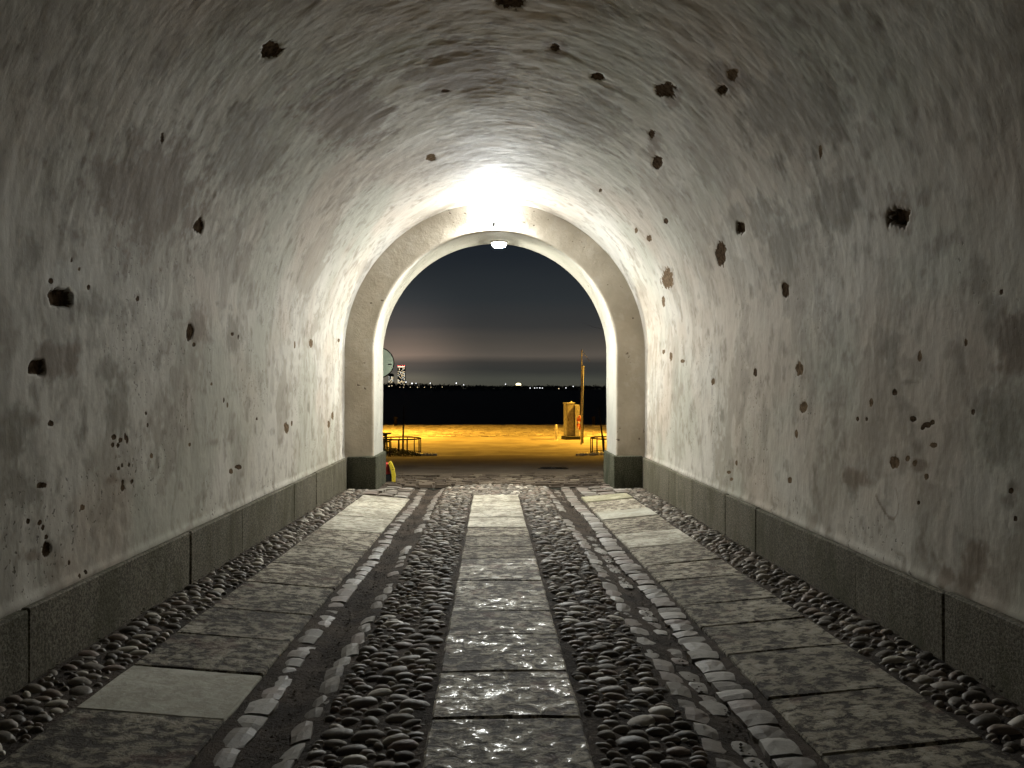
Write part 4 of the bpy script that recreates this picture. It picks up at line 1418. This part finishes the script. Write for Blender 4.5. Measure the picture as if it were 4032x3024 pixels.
# ------------------------------------------------------------------ bare trees reaching over the road
def bare_tree(name, base, seed, label, lean, depth=6, l0=2.4, r0=0.20):
    rd = random.Random(seed)
    root = empty(name, base, 0, label, 'tree')
    tb, cb = bmesh.new(), bmesh.new()

    def grow(p, d, l, r, lev):
        n_ = 4
        pts, rad = [p], [r]
        for k in range(n_):
            d = (d + Vector((rd.uniform(-.22, .22), rd.uniform(-.22, .22), rd.uniform(-.05, .14)))).normalized()
            p = p + d * (l / n_)
            pts.append(p); rad.append(r * (1 - 0.36 * (k + 1) / n_))
        add_tube(tb if lev == 0 else cb, pts, rad, 8 if lev < 2 else 4, False)
        if lev >= depth:
            return
        nb = 4 if lev < 2 else rd.choice((2, 3))
        for k in range(nb):
            a = rd.uniform(0, 6.28)
            side = Vector((math.cos(a), math.sin(a), 0.1))
            nd = (d * 0.75 + side * rd.uniform(0.5, 0.95) + Vector(lean) * 0.28).normalized()
            q = pts[-1] if k < 2 else pts[rd.choice((2, 3))]
            grow(q, nd, l * rd.uniform(0.62, 0.82), rad[-1] * rd.uniform(0.55, 0.8), lev + 1)

    grow(Vector((0, 0, -0.2)), Vector((0, 0, 1)), l0, r0, 0)
    link('trunk', bm_mesh('trunk', tb, True), M['bark'], root)
    link('crown', bm_mesh('crown', cb, True), M['bark'], root)


bare_tree('bare_tree', (7.3, 23.0, ground_z(23)), 12, 'bare tree whose twigs reach in past the right jamb', (-0.75, 0, 0.1))
bare_tree('bare_tree', (-7.0, 22.5, ground_z(22.5)), 5, 'bare tree with one twig showing past the left jamb', (0.2, 0, 0.5), 5)

# ------------------------------------------------------------------ water and the far shore
n = Nodes('night_water')
p = n.pos()
nr = n.bump(n.noise(n.map(p, (0.6, 1.6, 1.0)), 0.9, 4.0, 0.6), 0.9, 0.4)
WATER = np_mesh('water', np.array([(-9000, 56.0, -2.1), (9000, 56.0, -2.1), (9000, 9000, -2.1), (-9000, 9000, -2.1)]), np.array([[0, 1, 2, 3]]), False)
tag(link('water', WATER, n.done((0.004, 0.006, 0.009), 0.55, nr, 0.03)), kind='structure')


def far_shore():
    xs = np.linspace(-1900, 1900, 240); ys = np.linspace(2250, 3600, 18)
    X, Y = np.meshgrid(xs, ys, indexing='ij')
    t = (Y - 2250) / 1350
    h = np.interp(X, [-1900, -420, -250, 0, 250, 1900], [16, 15, 10, 7, 6, 6])
    Z = -2.4 + h * np.clip(t * 3.2, 0, 1) * (1 + 0.25 * fbm(X / 160, Y / 160, 9, 3))
    me = np_mesh('far_shore', np.stack([X, Y, Z], -1).reshape(-1, 3), grid_quads(len(xs), len(ys), True))
    tag(link('far_shore', me, flat_mat('dark_shore', (0.022, 0.024, 0.020), 0.95, 0, 0.2, 0.02)), kind='structure')
    # woods reading as one dark ragged mass: crowns as many small tilted leaf clumps
    rd = random.Random(31)
    vv, ff, base = [], [], 0
    for k in range(2600):
        x = rd.uniform(-900, 900); y = rd.uniform(2330, 2800)
        g = float(np.interp(x, [-1900, -420, -250, 0, 250, 1900], [16, 15, 10, 7, 6, 6])) * min(1, (y - 2250) / 420)
        hh = rd.uniform(7, 14) * (1.15 if x < -200 else 0.9) * (1.35 if rd.random() < 0.06 else 1)
        for j in range(9):
            a = rd.uniform(0, 6.28); q = rd.uniform(0, 1)
            c = np.array((x + 4.5 * (1.1 - q) * math.cos(a), y + 4.5 * (1.1 - q) * math.sin(a), g - 2.0 + hh * (0.25 + 0.75 * q)))
            r = rd.uniform(1.6, 3.6)
            tri = [c + np.array((rd.uniform(-r, r), rd.uniform(-r, r), rd.uniform(-r, r))) for _ in range(4)]
            vv += tri
            ff += [(base, base + 1, base + 2), (base, base + 2, base + 3), (base, base + 3, base + 1)]; base += 4
    tag(link('shore_woods', np_mesh('shore_woods', np.array(vv), np.array(ff), False),
             flat_mat('night_foliage', (0.030, 0.034, 0.026), 0.95, 0, 0.2, 0.05)), 'dark woods along the far shore', 'woods', kind='stuff')


far_shore()

LIT_WARM = emit_mat('lit_window', (1.0, 0.80, 0.48), 2.6, True)
LIT_COOL = emit_mat('lit_window_cool', (0.95, 0.95, 0.85), 2.2, True)
RED = emit_mat('red_beacon', (1.0, 0.03, 0.04), 5.0, True)
CROWN = emit_mat('lit_crown', (1.0, 0.72, 0.52), 1.6, True)
CONC = flat_mat('night_concrete', (0.10, 0.10, 0.10), 0.8, 0, 0.1, 0.05)
bm = bmesh.new(); add_box(bm, (0, 0, 0), (1, 0.3, 1)); WIN = bm_mesh('window', bm)
WIN_C = WIN.copy(); WIN.materials.append(LIT_WARM); WIN_C.materials.append(LIT_COOL)


def tower(x, y, w, h, label, seed, frac, red):
    rd = random.Random(seed)
    root = empty('residential_tower', (x, y, -1.0), 0, label, 'tower')
    bm = bmesh.new(); add_box(bm, (0, 0, h / 2), (w, w * .9, h))
    add_box(bm, (0, 0, h + 2.0), (w * .6, w * .5, 4.0))
    link('body', bm_mesh('body', bm), CONC, root)
    nf = int(h / 5.2); nc = max(3, int(w / 5.5))
    for f in range(1, nf - 2):
        for c in range(nc):
            if rd.random() > frac:
                continue
            me = WIN if rd.random() < .7 else WIN_C
            link('window', me, None, root, (-w / 2 + (c + .5) * w / nc, -w * .45 - 0.2, f * 5.2 + 2), (0, 0, 0), (w / nc * rd.uniform(.4, .7), 1, rd.uniform(1.8, 2.6)))
    if red:
        bm = bmesh.new(); add_box(bm, (0, -w * .45 - .3, h - 4.5), (w * .96, .4, 6.5))
        link('lit_crown', bm_mesh('lit_crown', bm), CROWN, root)
        bm = bmesh.new(); bmesh.ops.create_icosphere(bm, subdivisions=1, radius=1.8)
        me = bm_mesh('beacon', bm)
        for k in (-.46, -.16, .16, .46):
            link('beacon', me, RED, root, (w * k, -w * .45, h + 1.0))


tower(-464.0, 4000.0, 37.0, 126.0, 'lit high-rise tower with red lights along its top', 4, 0.50, True)
tower(-524.0, 4050.0, 26.0, 84.0, 'shorter lit tower beside the round sign', 9, 0.50, False)

# lights along the far shore
bm = bmesh.new(); add_tube(bm, [(0, 0, -9), (0, 0, 0)], 0.25, 5); MAST = bm_mesh('mast', bm)
bm = bmesh.new(); bmesh.ops.create_icosphere(bm, subdivisions=1, radius=1.0); HEAD_W = bm_mesh('lamp_head', bm)
HEAD_Y = HEAD_W.copy()
HEAD_W.materials.append(emit_mat('far_white_lamp', (0.95, 0.97, 1.0), 3.0, True))
HEAD_Y.materials.append(emit_mat('far_yellow_lamp', (1.0, 0.80, 0.48), 1.8, True))
MAST.materials.append(M['iron'])
F_, D_ = 1662.0, 2240.0
LAMPS = [(878, 825.5, 1.9, 0), (891, 828.3, 2.4, 0), (899.5, 828, 1.5, 0), (930, 827.8, 1.7, 0), (986, 827.8, 2.1, 0), (1001.8, 831.5, 1.5, 0),
         (873, 836.6, 1.2, 1), (887.4, 836.6, 1.2, 1), (902.6, 836.6, 1.4, 1), (917.5, 836.6, 1.3, 1), (931.6, 836.6, 1.2, 1), (955.8, 836.2, 1.2, 1),
         (842, 834.5, 2.0, 1), (848, 833.5, 1.5, 1), (865, 836.6, 1.1, 1), (1092, 829.9, 1.6, 0),
         (1145, 838.3, 1.6, 0), (1154.8, 838.3, 1.5, 0), (1160, 838, 1.3, 0), (1166, 838, 1.7, 0), (1171.4, 838.3, 1.5, 0),
         (1207, 839.5, 1.7, 1), (1222.5, 838, 1.5, 0), (1238, 834.6, 1.6, 0)]
ORD = ['first', 'second', 'third', 'fourth', 'fifth', 'sixth', 'seventh', 'eighth', 'ninth', 'tenth', 'eleventh', 'twelfth', 'thirteenth', 'fourteenth']
COUNT = [0, 0]
for px, py, r, k in sorted(LAMPS):
    x = (px - 1061) / F_ * D_ - 0.07
    z = 1.59 + (842 - py) / F_ * D_
    kind = ('white', 'yellow')[k]
    root = empty('shore_lamp', (x, D_ - 5, z), 0, '%s small %s lamp from the left on the dark far shore' % (ORD[COUNT[k]], kind),
                 'shore lamp', kind + ' lamps on the far shore')
    COUNT[k] += 1
    link('lamp_head', HEAD_W if k == 0 else HEAD_Y, None, root, (0, 0, 0), (0, 0, 0), (r * 0.8, r * 0.8, r * 0.8))
    link('mast', MAST, None, root)

root = empty('lit_pavilion', (92.0, 2600.0, 14.0), 0, 'brightly lit yellow domed building on the far shore', 'pavilion')
bm = bmesh.new(); add_lathe(bm, [(8.0, 0.0), (8.0, 3.0)], 20)
link('wall', bm_mesh('wall', bm), CONC, root)
bm = bmesh.new(); add_lathe(bm, [(8.3, 3.0), (8.8, 5.5), (8.2, 8.0), (5.0, 9.8), (1.0, 10.4)], 20)
link('lit_dome', bm_mesh('lit_dome', bm, True), emit_mat('dome_glow', (1.0, 0.86, 0.50), 3.4, True), root)
